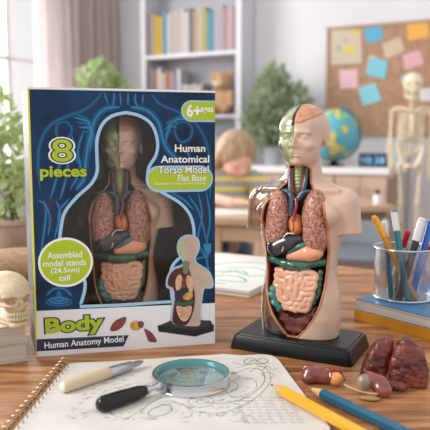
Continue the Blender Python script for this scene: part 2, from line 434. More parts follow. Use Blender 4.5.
    def f_heart(X, Y, Z):
        d = el(X, Y, Z, (.05, -1.9, 11.6), (.72, .95, 1.0)); return su(d, el(X, Y, Z, (.2, -2.1, 11.2), (.6, .8, .75)), .3)+.02*vnoise(X, Y, Z, 8, 4)
    sdf('heart', f_heart, (-1.1, -3.2, 10), (1.3, -.5, 13), .07, M_heart, t)
    def f_liver(X, Y, Z):
        d = el(X, Y, Z, (-1.6, -1.9, 9.15), (1.35, 1.3, 1.15)); d = su(d, el(X, Y, Z, (-.55, -2.1, 9.75), (1.35, 1.05, .9)), .4)
        d = su(d, el(X, Y, Z, (.4, -2.05, 10.15), (.75, .85, .55)), .3); return np.maximum(d, 8.15-Z+.35*(X+2.4)*(X > -2.4))
    sdf('liver', f_liver, (-3, -3.3, 7.9), (1.3, 0, 11), .07, M_liver, t)
    def f_stom(X, Y, Z):
        d = cap(X, Y, Z, (-.4, -2.2, 8.35), (1.3, -2.1, 8.8), .45, .88); return su(d, el(X, Y, Z, (1.85, -1.9, 8.85), (1.05, 1.1, .82)), .35)
    sdf('stomach', f_stom, (-1.1, -3.3, 7.6), (3, -.6, 10), .07, M_stomach, t)
    mb = MB(); mb.tube(smooth_path([(-.4, -2.4, 8.75), (.2, -2.55, 9.25), (1.0, -2.5, 9.6), (1.7, -2.2, 9.75)]), [.25, .3, .3, .18], 10); mb.build('pancreas', M_teal, t, True)
    mb = MB(); mb.tube(smooth_path([(.2, -2.95, 10.75), (-.5, -2.9, 10.7), (-.95, -2.95, 10.1), (-.85, -3.05, 9.4), (-1.0, -3.0, 8.9)]), .075, 8); mb.build('bile_duct', M_vessel_pale, t, True)
    def f_band(X, Y, Z):
        d = cap(X, Y, Z, (-2.75, -1.3, 7.75), (0, -2.5, 7.5), .42); d = np.minimum(d, cap(X, Y, Z, (0, -2.5, 7.5), (2.75, -1.3, 7.85), .42))
        d = su(d, cap(X, Y, Z, (-1.2, -2.1, 7.5), (1.2, -2.1, 7.5), .42), .3); return d-.05*np.sin(X*9)*.3
    sdf('transverse_colon', f_band, (-3.4, -3.2, 6.9), (3.4, -.6, 8.5), .07, M_greenorgan, t)
    # coiled gut
    def hil(n, x0, y0, xi, xj, yi, yj, out):
        if n <= 0: out.append((x0+(xi+yi)/2, y0+(xj+yj)/2)); return
        hil(n-1, x0, y0, yi/2, yj/2, xi/2, xj/2, out); hil(n-1, x0+xi/2, y0+xj/2, xi/2, xj/2, yi/2, yj/2, out)
        hil(n-1, x0+xi/2+yi/2, y0+xj/2+yj/2, xi/2, xj/2, yi/2, yj/2, out); hil(n-1, x0+xi/2+yi, y0+xj/2+yj, -yi/2, -yj/2, -xi/2, -xj/2, out)
    hp = []; hil(3, -1, 1, 2, 0, 0, -2, hp); rr = np.random.default_rng(5)
    pth = []
    for hx, hy in hp:
        z = 4.85+2.1*hy+rr.normal()*.09; wv = np.interp(z, [2.6, 3.2, 4.2, 5.5, 7.0], [1.15, 1.6, 2.15, 2.4, 2.2])
        pth.append((.08+hx*wv+rr.normal()*.09, z+.12*hx*hx))
    sp_ = smooth_path([(x, 0, z) for x, z in pth], 3)
    def f_gut(X, Y, Z):
        d = el(X, Y, Z, (.1, -.95, 4.9), (2.25, 1.5, 2.4))
        for i in range(0, len(sp_)-1):
            a, b = sp_[i], sp_[i+1]
            ya = -1.05-1.25*math.sqrt(max(0, 1-((a.x-.1)/2.9)**2-((a.z-4.9)/3.6)**2)); yb = -1.05-1.25*math.sqrt(max(0, 1-((b.x-.1)/2.9)**2-((b.z-4.9)/3.6)**2))
            d = np.minimum(d, cap(X, Y, Z, (a.x, ya, a.z), (b.x, yb, b.z), .3))
        return d
    sdf('intestines', f_gut, (-2.7, -3.2, 2.2), (2.9, .4, 7.5), .07, M_gut, t)
    def f_asc(X, Y, Z):
        p = [(-2.2, -1.9, 4.9), (-2.3, -2.0, 4.2), (-2.0, -2.1, 3.4), (-1.5, -2.15, 2.9)]
        d = cap(X, Y, Z, p[0], p[1], .42, .48)
        for a, b in zip(p[1:], p[2:]): d = su(d, cap(X, Y, Z, a, b, .45, .38), .1)
        return d+.05*np.sin(Z*9+X*3)
    sdf('ascending_colon', f_asc, (-2.9, -2.9, 2.3), (-.9, -1.2, 5.6), .06, M_teal, t)
    def f_desc(X, Y, Z):
        d = cap(X, Y, Z, (2.5, -1.4, 6.9), (2.35, -1.5, 4.6), .28); return su(d, cap(X, Y, Z, (2.35, -1.5, 4.6), (1.5, -1.9, 2.9), .26, .2), .1)+.03*np.sin(Z*10)
    sdf('descending_colon', f_desc, (1.0, -2.4, 2.4), (3.0, -.8, 7.4), .06, M_greenorgan, t)
    def f_pel(X, Y, Z):
        w = prof(Z[0, 0], PW); th = np.arctan2(X, 6.6-Z)
        d = np.maximum(np.abs(X)-w+.02, np.sqrt((Y+.2)**2+(X*.45)**2)-1.9); d = np.maximum(d, Z-3.4); d = np.maximum(d, .3-Z)
        return ss(d, el(X, Y, Z, (.1, -2.2, 4.6), (2.3, 1.4, 2.55)), .1)+.12*np.abs(np.sin(th*20))+.03*np.sin(Z*7)
    sdf('pelvic_muscle', f_pel, (-2.8, -2.4, .2), (2.8, 1.4, 3.6), .065, M_lining, t)
    # neck -------------------------------------------------------------------
    def f_tra(X, Y, Z):
        d = cap(X, Y, Z, (-.05, -1.0, 14.6), (-.05, -.95, 17.3), .46, .52); return d-.045*np.sin(Z*17)
    sdf('trachea', f_tra, (-.8, -1.8, 14), (.8, -.2, 17.6), .05, M_trachea, t)
    mb = MB()
    for s in (-1, 1):
        mb.tube(smooth_path([(s*.82, -1.25, 17.1), (s*.8, -1.35, 16.2), (s*.72, -1.6, 15.3), (s*.55, -2.0, 14.5), (s*.1, -2.2, 13.9)]), [.16, .2, .25, .28, .26], 10)
        mb.tube(smooth_path([(s*.5, -2.0, 14.55), (s*1.0, -2.0, 14.85), (s*1.6, -1.6, 14.9)]), [.25, .2, .14], 10)
    mb.tube(smooth_path([(-.35, -2.05, 14.4), (-.3, -2.25, 13.5), (-.35, -2.2, 12.4)]), [.32, .3, .26], 12)
    mb.build('blue_veins', M_bluevein, t, True)
    mb = MB()
    for s in (-1, 1):
        mb.tube(smooth_path([(s*.58, -1.35, 17.1), (s*.56, -1.45, 16.2), (s*.45, -1.75, 15.3), (s*.2, -2.1, 14.7)]), .11, 8)
    mb.tube(smooth_path([(.15, -2.35, 14.2), (.3, -2.6, 13.4), (.1, -2.65, 12.6), (.2, -2.85, 12.0)]), [.12, .16, .2, .1], 10)
    mb.tube(smooth_path([(-.1, -2.85, 12.2), (.15, -2.95, 11.6), (.1, -3.0, 11.0)]), .05, 6)
    mb.build('red_arteries', M_redvein, t, True)
    return t
def base_slab(parent):
    mb = MB(); R = lambda a, b, r, z: [(x, y, z) for x, y in rect_pts(-a, a, -b, b, r, 4)]
    mb.loft([R(5.75, 3.45, .55, 0), R(5.78, 3.48, .55, .12), R(5.5, 3.2, .5, 1.25), R(5.42, 3.12, .5, 1.42), R(5.25, 2.95, .45, 1.44), R(5.2, 2.9, .45, 1.56), R(5.05, 2.75, .4, 1.6)])
    return mb.build('base', M_blackbase, parent, True)
TORSO = build_torso('anatomical_torso', 'half clear, half flesh-coloured human torso model standing on a flat black base on the table', 'anatomy model', (8.9, 63.0, TZ+1.6), math.radians(-27))
b_ = base_slab(TORSO); b_.location = (0, 0, -1.6*S); b_.scale = (1.12, 1.1, 1.0)
# ================================================================ product box
BXP = T(36.3, 357); BROT = math.radians(13.5)
BN = Vector((math.sin(BROT), -math.cos(BROT), 0)); BT = Vector((math.cos(BROT), math.sin(BROT), 0))
def B(u, v):
    "point of the box front: along the front from the left corner, height above the table"
    r = Vector(ray(u, v)); P0 = Vector((BXP.x, BXP.y, TZ)); O = Vector((0, 0, CAMZ))
    t = (P0-O).dot(BN)/r.dot(BN); h = O+r*t-P0
    return (h.dot(BT), h.z)
BW = B(215, 200)[0]; BH = (B(29, 87.5)[1]+B(215, 90)[1])/2; BD = 8.0
box = thing('toy_packaging_box', 'dark blue and white cardboard box with a body-shaped clear window, standing on the table', 'box', (BXP.x, BXP.y, TZ), BROT)
M_card = mat('white_card', srgb(232, 234, 240), 0.42, coat=.2)
M_sidecard = mat('grey_card', srgb(106, 110, 122), 0.5, col2=srgb(128, 132, 144), nscale=8)
M_navy = mat('navy_print', srgb(10, 30, 52), 0.32, col2=srgb(12, 66, 112), nscale=22, detail=2, spec=.25, ramp=(.3, .75))
M_bar = mat('navy_bar_print', srgb(28, 52, 82), 0.3, coat=.2)
M_lime = mat('lime_print', srgb(172, 196, 26), 0.4)
M_yellow = mat('yellow_print', srgb(226, 224, 60), 0.4)
M_sky = mat('pale_blue_print', srgb(160, 200, 232), 0.35)
M_white = mat('white_print', srgb(240, 242, 244), 0.4)
M_dkprint = mat('dark_outline_print', srgb(22, 32, 48), 0.4)
M_glow1 = mat('glow_blue_print', srgb(30, 98, 150), 0.35, spec=.25, col2=srgb(20, 66, 108), nscale=60); M_glow2 = mat('deep_blue_print', srgb(18, 70, 114), 0.35, spec=.25, col2=srgb(14, 48, 80), nscale=80); M_glow3 = mat('bright_blue_print', srgb(56, 134, 184), 0.35, spec=.25, col2=srgb(26, 86, 134), nscale=70)
M_redp = mat('red_print', srgb(104, 34, 58), 0.4, spec=.2)
M_tray = mat('brown_backing', srgb(104, 76, 58), 0.3, col2=srgb(58, 42, 34), nscale=24, coat=.4)
M_film = clear('window_film', (.90, .88, .86), .08, 1.6, .5, .04)
wpx = [(126, 112.5), (112, 116), (102, 125), (97, 140), (97, 158), (97, 172), (91, 184), (77, 197), (65, 212), (61, 228), (60, 245), (66, 262), (82, 275), (85, 288), (80, 306.5), (120, 305), (172, 301.5), (171, 285), (171, 270), (177, 260), (191, 250), (194, 232), (190, 215), (180, 203), (165, 194), (153, 186), (148, 178), (149, 167), (156, 155), (157.5, 141), (152, 125), (140, 116)]
win = [tuple(B(*p)) for p in wpx]
a_ = smooth_path([(x, z, 0) for x, z in win[:15]], 5); b2 = smooth_path([(x, z, 0) for x, z in win[16:]+win[:1]], 5)[:-1]
WIN = [(p.x, p.y) for p in a_]+[win[15]]+[(p.x, p.y) for p in b2]
mb = MB(); mb.poly([(0, 0), (BW, 0), (BW, BH), (0, BH)], [WIN[::-1]], 0, .08); mb.build('front_panel', M_card, box, fix=False)
SPL = 1.0
mb = MB()
mb.loft([[(0, 0.08, 0), (0.08, 0.08, 0), (-SPL+.08, BD, 0), (-SPL, BD, 0)], [(0, 0.08, BH), (0.08, 0.08, BH), (-SPL+.08, BD, BH), (-SPL, BD, BH)]])
mb.build('side_panel', M_sidecard, box)
mb = MB(); mb.box(BW-.08, BW, .08, BD, 0, BH); mb.build('side_panel', M_sidecard, box)
mb = MB(); mb.loft([[(.08, .08, z), (BW-.08, .08, z), (BW-.08, BD-.08, z), (-SPL+.1, BD-.08, z)] for z in (BH-.08, BH)]); mb.build('top_panel', M_card, box)
mb = MB(); mb.loft([[(.08, .08, z), (BW-.08, .08, z), (BW-.08, BD-.08, z), (-SPL+.1, BD-.08, z)] for z in (0.02, .1)]); mb.build('bottom_panel', M_card, box)
mb = MB(); mb.box(-SPL+.08, BW-.08, BD-.08, BD, 0.02, BH-.02); mb.build('back_panel', M_sidecard, box)
mb = MB(); mb.loft([[(.3, .14, z), (-SPL+.3, BD-.3, z), (BW-.3, BD-.3, z), (BW-.3, .14, z), (BW-.4, .14, z), (BW-.4, BD-.4, z), (-SPL+.4, BD-.4, z), (.4, .14, z)] for z in (.15, BH-.15)], close=True)
mb.build('inner_tray', M_tray, box)
mb = MB(); mb.poly(WIN, (), .1); mb.build('window_film', M_film, box, fix=False)
# printed fields
zl0 = B(36.5, 311)[1]; zl1 = B(214, 303)[1]
mb = MB(); mb.poly([(.16, zl0), (BW, zl1), (BW, BH-.22), (.16, BH-.22)], [WIN[::-1]], -.005); mb.build('navy_print', M_navy, box, fix=False)
mb = MB(); mb.box(0, .16, -.008, 0, .05, BH-.1); mb.box(-.03, 0, 0, .12, .05, BH-.1); mb.build('yellow_edge', M_yellow, box)
mb = MB(); mb.ribbon([(p[0], p[1]) for p in WIN], .32, -.02, closed=True); mb.build('window_border', M_sky, box, fix=False)
# printed glowing anatomy
def pb(pts, n=6): return [(p.x, p.y) for p in smooth_path([(*B(*q), 0) for q in pts], n)]
from mathutils.geometry import intersect_line_line_2d
def inside(p, poly):
    c = False; j = len(poly)-1
    for i in range(len(poly)):
        if (poly[i][1] > p[1]) != (poly[j][1] > p[1]) and p[0] < (poly[j][0]-poly[i][0])*(p[1]-poly[i][1])/(poly[j][1]-poly[i][1])+poly[i][0]: c = not c
        j = i
    return c
def okp(p): return .2 < p[0] < BW-.04 and zl0+(zl1-zl0)*p[0]/BW+.05 < p[1] < BH-.3 and not inside(p, WIN)
GL = [MB() for _ in range(6)]; RED = MB(); cnt_ = [0]
def runs(path):
    run = []; out = []
    for p in path+[None]:
        if p is not None and okp(p): run.append(p)
        else:
            if len(run) > 2: out.append(run)
            run = []
    return out
def stroke(path, w, k, y=0):
    cnt_[0] += 1; e = (cnt_[0] % 40)*.00002
    for run in runs(path):
        n = len(run); tp = [min(1, .25+i/3, .25+(n-1-i)/3) for i in range(n)]
        if k == 3: RED.ribbon(run, [w*t for t in tp], -.0175-e); continue
        top = {1: 3, 0: 4, 2: 5}[k]
        for L in range(top+1):
            GL[L].ribbon(run, [(w+(top-L)*.09*(1 if k != 1 else 1.6))*t for t in tp], -.0062-.0018*L-e)
arm = [(40, 190), (38, 160), (42, 138), (52, 124), (68, 116), (84, 110), (96, 100), (104, 90)]
stroke(pb(arm), .22, 1, -.009); stroke(pb(arm), .09, 0, -.012)
stroke(pb([(150, 92), (160, 104), (178, 112), (196, 124), (206, 142), (210, 165), (210, 200)]), .2, 1, -.009)
stroke(pb([(150, 92), (160, 104), (178, 112), (196, 124), (206, 142), (210, 165), (210, 200)]), .08, 0, -.012)
stroke(pb([(120, 107), (105, 109), (95, 120), (89, 140), (86, 160), (84, 178), (76, 190)]), .55, 1, -.009)
stroke(pb([(120, 107), (105, 109), (95, 120), (89, 140), (86, 160), (84, 178), (76, 190)]), .12, 2, -.013)
stroke(pb([(130, 107), (146, 110), (158, 122), (163, 140), (168, 150), (178, 160)]), .5, 1, -.009)
stroke(pb([(130, 107), (146, 110), (158, 122), (163, 140), (168, 150), (178, 160)]), .12, 2, -.013)
for d in range(5):
    stroke(pb([(70+d*3, 112+d*5), (86+d*2, 118+d*4), (92-d, 126+d*8)]), .1, 2 if d % 2 else 0, -.013)
    stroke(pb([(192-d*5, 113+d*5), (176-d*2, 118+d*3), (165, 124+d*6)]), .1, 2 if d % 2 else 0, -.013)
stroke(pb([(64, 122), (58, 124), (56, 132), (60, 140), (68, 138), (72, 130), (68, 123), (64, 122)]), .1, 0, -.014)
stroke(pb([(180, 122), (175, 126), (176, 136), (182, 142), (190, 138), (192, 128), (186, 122), (180, 122)]), .1, 0, -.014)
for a in ([(58, 142), (60, 160), (56, 180), (50, 200)], [(64, 142), (68, 158), (66, 178), (60, 200)], [(84, 130), (78, 150), (80, 170), (70, 190)], [(72, 135), (74, 150), (78, 164)], [(44, 200), (50, 218), (48, 236)], [(56, 200), (60, 214), (54, 240)], [(70, 198), (60, 210), (58, 226)], [(38, 200), (46, 210), (40, 260)],
          [(186, 145), (190, 160)], [(198, 192), (202, 215), (198, 240), (208, 262)], [(206, 190), (210, 220), (206, 250), (210, 280)], [(188, 195), (198, 210), (204, 230), (206, 240)], [(170, 192), (184, 200), (194, 210)], [(114, 92), (114, 100), (112, 108)], [(120, 92), (121, 106)], [(128, 92), (128, 106)], [(136, 92), (135, 100), (138, 108)], [(104, 92), (108, 104)], [(144, 92), (142, 104)], [(190, 262), (200, 258), (210, 256)], [(196, 270), (204, 268), (211, 268)]):
    stroke(pb(a), .16, 1, -.010); stroke(pb(a), .06, 2, -.013)
for a in ([(117, 92), (117, 103)], [(124, 92), (124, 104)], [(40, 216), (48, 206), (58, 198)], [(58, 130), (56, 150), (58, 164)], [(52, 195), (50, 215), (54, 232)], [(166, 105), (172, 122), (178, 138)], [(200, 196), (206, 216), (204, 236)], [(100, 96), (96, 104), (84, 114)], [(62, 200), (56, 215), (46, 230)]):
    stroke(pb(a), .07, 3, -.015)
for i, r in enumerate((9, 6.5, 4)):     # base glow under the round badge
    stroke(pb([(59+r*1.4*math.cos(t/16*2*PI), 302+r*.42*math.sin(t/16*2*PI)-i*1.5) for t in range(17)], 3), .09, 2 if i else 0, -.014)
stroke(pb([(59, 290), (59, 300)]), .45, 0, -.012); stroke(pb([(46, 296), (52, 290), (59, 288), (66, 290), (72, 296)]), .07, 2, -.014)
mbx = MB()
for q in [[(203, 244), (211, 243), (211, 252), (208, 256), (205, 254)]]: mbx.poly([B(*p) for p in q][::-1], (), -.016)
mbx.build('blue_print_patch', M_glow3, box, fix=False)
for L, cc in enumerate(((12, 48, 82), (14, 58, 96), (17, 70, 112), (22, 84, 130), (34, 104, 152), (60, 134, 182))):
    GL[L].build('printed_artwork', mat('blue_print_ink', srgb(*cc), .32, spec=.25), box, fix=False)['kind'] = 'stuff'
RED.build('printed_artwork', M_redp, box, fix=False)['kind'] = 'stuff'
# lettering ------------------------------------------------------------------
def bbox(u0, v0, u1, v1):
    x0 = B(u0, (v0+v1)/2)[0]; x1 = B(u1, (v0+v1)/2)[0]; um = (u0+u1)/2
    return (x0, B(um, v1)[1], x1, B(um, v0)[1])
def lettering(s, px, m, off=0.0, y=-.03, name='lettering', outline=None, om=None, slope=0.0):
    if outline: link(name+'_outline', text_mesh(s, y+.008, bbox(*px), outline, rot=slope), om, box, False)
    return link(name, text_mesh(s, y, bbox(*px), off, rot=slope), m, box, False)
def disc(px, m, y, name, grow=0):
    u0, v0, u1, v1 = px; x0, z0, x1, z1 = bbox(*px); cx, cz, rx, rz_ = (x0+x1)/2, (z0+z1)/2, (x1-x0)/2+grow, (z1-z0)/2+grow
    mb = MB(); mb.poly([(cx+rx*math.cos(t/48*2*PI), cz+rz_*math.sin(t/48*2*PI)) for t in range(48)], (), y); return mb.build(name, m, box, fix=False)
disc((38, 237.5, 93, 287), M_white, -.024, 'badge_border'); disc((40.3, 239.8, 90.7, 284.7), M_lime, -.03, 'badge')
for s_, p_ in (('Assembled', (47.5, 251.5, 82, 258)), ('model stands', (43, 259.8, 86, 265.8)), ('(24.5cm)', (51, 267.4, 79.5, 274)), ('tall', (59, 275, 70, 280.6))):
    lettering(s_, p_, M_white, .012, -.036)
def pill(u0, v0, u1, v1, m, y, name, flatright=False):
    x0, z0, x1, z1 = bbox(u0, v0, u1, v1); r = (z1-z0)/2-.001; pts = rect_pts(x0, x1, z0, z1, r, 8)
    if flatright:
        x1 = min(x1, BW-.01); pts = [(x1, z0), (x1, z1)]+[p for p in rect_pts(x0, x0+2*r+.1, z0, z1, r, 8) if p[0] < x0+r+.01]
    mb = MB(); mb.poly(pts, (), y); return mb.build(name, m, box, fix=False)
pill(181, 100.4, 216, 122, M_sky, -.024, 'age_badge_border', True); pill(182.6, 101.8, 216, 120.4, M_lime, -.03, 'age_badge', True)
lettering('6+', (187, 105, 200.5, 116.6), M_white, .03, -.036); lettering('ages', (200.6, 107.5, 213, 114), M_white, .015, -.036)
pill(145.6, 165.6, 213, 192, M_sky, -.024, 'name_badge_border'); pill(148.3, 168, 211.5, 189.6, M_lime, -.03, 'name_badge')
for s_, p_ in (('Human', (175, 144.7, 205, 151.8)), ('Anatomical', (161, 155.6, 209, 162.6)), ('Torso Model', (158, 166, 208.5, 173.2))):
    lettering(s_, p_, M_white, .02, -.04, outline=.06, om=M_dkprint)
lettering('Flat Base', (178, 174.8, 206, 181), M_white, .006, -.04)
lettering('Expands forming on the earning', (155, 182, 205.5, 185.2), M_white, 0, -.04)
lettering('8', (52, 139.5, 72, 161.5), M_lime, .01, -.044, outline=.045, om=M_dkprint)
link('lettering_halo', text_mesh('8', -.03, bbox(52, 139.5, 72, 161.5), .085), M_white, box, False)
lettering('pieces', (40.5, 166.5, 86.2, 180), M_lime, .03, -.044, outline=.085, om=M_dkprint)
lettering('Body', (46.5, 317, 102, 335), M_lime, .04, -.044, outline=.095, om=M_dkprint, slope=math.radians(1.2))
bar = [B(*p) for p in ((36.5, 339.3), (36.5, 351.3), (123.5, 346.2), (128.8, 335))]
mb = MB(); mb.poly(bar, (), -.024); mb.build('name_bar', M_bar, box, fix=False)
lettering('Human Anatomy Model', (44.5, 339.0, 123.5, 347.0), M_white, .016, -.032, slope=math.radians(.9))
# small printed pieces and picture of the model
def blob(px, m, name, y=-.03, n=4):
    mb = MB(); mb.poly([(p.x, p.y) for p in smooth_path([(*B(*q), 0) for q in px], n, True)], (), y); return mb.build(name, m, box, fix=False)
M_pm = mat('maroon_print', srgb(110, 52, 46), 0.4, col2=srgb(140, 76, 64), nscale=200); M_po = mat('ochre_print', srgb(190, 130, 46), 0.4, col2=srgb(222, 176, 110), nscale=180)
blob([(110, 330), (113, 323), (119, 318.5), (126, 317), (125, 323), (121, 328), (115, 331)], M_pm, 'printed_lung')
blob([(130, 325), (132, 321.5), (137, 320.5), (141, 324), (140, 329), (135, 330.5), (131, 329)], M_po, 'printed_kidney')
blob([(138, 322), (142, 321), (144, 324), (142, 328), (139, 327)], M_pm, 'printed_kidney_tip', -.034)
blob([(144, 329), (148, 330), (153, 334), (156.5, 340), (156, 342), (149, 341.5), (146.5, 336)], M_pm, 'printed_lung')
sil = [(179.5, 254), (178, 247), (180.5, 239.5), (187, 236), (195, 237.5), (198.3, 243), (197.6, 251), (194.6, 257), (195.2, 262.5), (203, 268), (209, 273), (212, 281), (211.3, 287), (203.5, 288), (201, 300), (199.5, 312), (200, 324.5), (191, 326), (173, 323.5), (172.5, 310), (174, 297), (172, 288.4), (167.2, 286), (168.5, 276), (174, 269), (181.5, 266), (184, 262), (182.5, 258)]
M_pskin = mat('skin_print', srgb(206, 182, 166), 0.4, col2=srgb(188, 160, 144), nscale=30)
M_pdark = mat('maroon_shell_print', srgb(82, 36, 34), 0.4, col2=srgb(58, 28, 28), nscale=60)
M_pgut = mat('peach_print', srgb(208, 160, 128), 0.4, col2=srgb(226, 184, 154), nscale=160)
SIL = [(p.x, p.y) for p in smooth_path([(*B(*q), 0) for q in sil], 4, True)]
mb = MB(); mb.ribbon(SIL, .3, -.03, closed=True); mb.build('picture_glow', M_sky, box, fix=False)
mb = MB(); mb.poly(SIL, (), -.036); mb.build('printed_figure', M_pskin, box, fix=False)
blob([(184, 262), (181.5, 267), (174, 270), (168.8, 277), (168, 285), (173, 288), (175, 297), (173.2, 311), (173.5, 323), (186, 325), (193, 312), (195, 296), (192, 280), (189, 268), (189, 262)], M_pdark, 'printed_shell', -.042)
blob([(177, 246), (180, 240), (184, 237), (184, 247), (181, 256), (178.6, 253)], mat('green_face_print', srgb(170, 186, 140), .4), 'printed_face_half', -.042)
blob([(182.5, 262), (188.5, 262), (188, 273), (183.5, 273)], mat('green_print', srgb(110, 130, 92), .4), 'printed_neck', -.048)
for q in ([(176, 289), (175.6, 280), (179, 274.5), (182, 277), (181.6, 285), (179, 291)], [(186, 278), (189, 275), (192.4, 280), (193, 290), (190, 292), (187, 286)]): blob(q, M_pgut, 'printed_lung', -.048)
blob([(181.5, 281), (184, 279), (186, 283), (184.5, 288), (182, 287)], M_pm, 'printed_heart', -.052)
blob([(175, 293), (180, 289), (188, 287.5), (187, 292), (181, 297), (175.4, 299)], mat('slate_print', srgb(34, 40, 58), .4), 'printed_liver', -.054)
blob([(183, 296), (188, 292), (192, 292.5), (192.5, 297), (188, 300), (184, 299)], M_po, 'printed_stomach', -.052)
blob([(175, 301), (184, 302.5), (193, 300), (192.6, 303.5), (184, 305.5), (175.4, 304.5)], mat('bottle_green_print', srgb(44, 92, 76), .4), 'printed_colon', -.055)
blob([(176.5, 306), (184, 307), (191, 305.5), (191, 313), (187, 320), (182.5, 321), (178, 315)], M_pgut, 'printed_intestines', -.052)
mb = MB()
for i in range(3): mb.ribbon(pb([(178+i, 309.5+i*3.4), (181, 307.8+i*3.6), (184, 311+i*3.4), (187, 308+i*3.5), (190-i, 310.5+i*3.2)], 4), .04, -.056)
mb.build('printed_coils', M_pm, box, fix=False)
M_pb = mat('black_print', srgb(24, 27, 34), .35); M_pb2 = mat('dark_grey_print', srgb(44, 48, 58), .35)
mb = MB(); mb.poly([B(*p) for p in ((157.5, 326), (172, 320), (173, 323.5), (200, 324.5), (200, 320), (210.5, 320.5), (214, 327), (206, 331), (160, 332))], (), -.0335); mb.build('printed_base_top', M_pb2, box, fix=False)
mb = MB(); mb.poly([B(*p) for p in ((157.5, 326), (158, 325), (194, 330.4), (214, 324.5), (213.6, 331), (195, 336.5), (158.5, 331.5))], (), -.036); mb.build('printed_base', M_pb, box, fix=False)
# the boxed torso: a second model inside the package -------------------------
TB = copy_tree(TORSO); 
for ch in list(TB.children):
    if ch.name.startswith('base'): bpy.data.objects.remove(ch)
Pin = Vector((BXP.x, BXP.y, 0))+BT*(B(124, 200)[0]-.0)-BN*3.75
TB.location = (Pin.x*S, Pin.y*S, (TZ+2.35)*S); TB.rotation_euler = (0, 0, math.radians(7)); TB.scale = (.93,)*3
tag(TB, 'human torso model without a base, packed upright behind the window of the box', 'anatomy model')
# ================================================================ table
def yaw_of(p, q): return math.atan2(q.y-p.y, q.x-p.x)
m = bpy.data.materials.new('table_wood'); m.use_nodes = True; nt = m.node_tree; bs = nt.nodes['Principled BSDF']
tc = nt.nodes.new('ShaderNodeTexCoord'); mp = nt.nodes.new('ShaderNodeMapping'); mp.inputs['Rotation'].default_value = (0, 0, math.radians(14)); mp.inputs['Scale'].default_value = (3.2, 34, 8)
n1 = nt.nodes.new('ShaderNodeTexNoise'); n1.inputs['Scale'].default_value = 1.6; n1.inputs['Detail'].default_value = 6; n1.inputs['Distortion'].default_value = .7
n2 = nt.nodes.new('ShaderNodeTexNoise'); n2.inputs['Scale'].default_value = 9; n2.inputs['Detail'].default_value = 4
cr = nt.nodes.new('ShaderNodeValToRGB'); e = cr.color_ramp.elements
e[0].position = .34; e[0].color = (*srgb(96, 54, 26), 1); e[1].position = .66; e[1].color = (*srgb(196, 146, 98), 1)
x = e.new(.455); x.color = (*srgb(134, 86, 50), 1); x = e.new(.54); x.color = (*srgb(168, 114, 70), 1)
mx = nt.nodes.new('ShaderNodeMix'); mx.data_type = 'FLOAT'; mx.inputs[0].default_value = .38
nt.links.new(tc.outputs['Object'], mp.inputs[0]); nt.links.new(mp.outputs[0], n1.inputs['Vector']); nt.links.new(mp.outputs[0], n2.inputs['Vector'])
nt.links.new(n1.outputs['Fac'], mx.inputs[2]); nt.links.new(n2.outputs['Fac'], mx.inputs[3]); nt.links.new(mx.outputs[0], cr.inputs[0])
nt.links.new(cr.outputs[0], bs.inputs['Base Color']); bs.inputs['Roughness'].default_value = .42
bp = nt.nodes.new('ShaderNodeBump'); bp.inputs['Strength'].default_value = .25; bp.inputs['Distance'].default_value = .0008
nt.links.new(n2.outputs['Fac'], bp.inputs['Height']); nt.links.new(bp.outputs[0], bs.inputs['Normal'])
M_wood = m
M_woodplain = mat('table_leg_wood', srgb(150, 104, 66), .5, col2=srgb(120, 80, 48), nscale=12)
table = thing('wooden_table', 'large brown wooden table with visible grain that everything in front stands on', 'table', (0, 0, 0))
e0 = T(216, 251); e1 = T(374, 269.5); dv = (e1-e0).normalized(); nv = Vector((dv.y, -dv.x, 0))
if nv.y > 0: nv = -nv
c = [e0-dv*75, e0+dv*72, e0+dv*72+nv*100, e0-dv*75+nv*120]
mb = MB(); mb.loft([[(p.x, p.y, z) for p in c] for z in (TZ-3.5, TZ)]); mb.build('tabletop', M_wood, table, bevel=.25)
for p, q in ((c[0], (6, -6)), (c[1], (-6, -6)), (c[2], (-8, 6)), (c[3], (8, 8))):
    cc = p+(dv*(6 if p in (c[0], c[3]) else -6))+nv*(6 if p in (c[0], c[1]) else -6)
    mb = MB(); mb.lathe([(2.2, 0), (2.8, 30), (3.4, TZ-3.6)], 16, Matrix.Translation(cc)); mb.build('leg', M_woodplain, table, True)
# ================================================================ books and little skull on the left
M_page = mat('page_block', srgb(206, 198, 186), .7, col2=srgb(186, 177, 163), nscale=2.2, vec=(2, 2, 420), bump=.4)
M_pageW = mat('white_page_block', srgb(226, 224, 220), .7, col2=srgb(196, 194, 192), nscale=2.2, vec=(2, 2, 420), bump=.4)
def book(name, label, cat, loc, rz, L, W, Hh, cov, pages=M_page, group=None, hard=.12, spine='back', over=.15):
    "origin at front left corner; L along x, W along y"
    t = thing(name, label, cat, loc, rz, group)
    mb = MB(); mb.box(0, L, 0, W, 0, hard, b=.03); mb.build('cover', cov, t)
    mb = MB(); mb.box(0, L, 0, W, Hh-hard, Hh, b=.03); mb.build('cover', cov, t)
    mb = MB()
    if spine == 'left': mb.box(0, hard, 0, W, hard*.6, Hh-hard*.6); a = (hard, L-over, over, W-over)
    elif spine == 'front': mb.box(0, L, 0, hard, hard*.6, Hh-hard*.6); a = (over, L-over, hard, W-over)
    else: mb.box(0, L, W-hard, W, hard*.6, Hh-hard*.6); a = (over, L-over, over, W-hard)
    mb.build('spine', cov, t)
    mb = MB(); mb.box(*a, hard, Hh-hard); mb.build('pages', pages, t)
    return t
M_oldcover = mat('ivory_cover', srgb(206, 196, 178), .55, col2=srgb(186, 174, 152), nscale=14)
M_oldcover2 = mat('cream_cover', srgb(190, 180, 164), .55, col2=srgb(168, 156, 138), nscale=14)
r0 = math.radians(26)
def place_right(Crt, L, r): return (Crt[0]-L*math.cos(r), Crt[1]-L*math.sin(r))
C2 = T(32.2, 361); C1 = T(32.4, 343, 1.85)
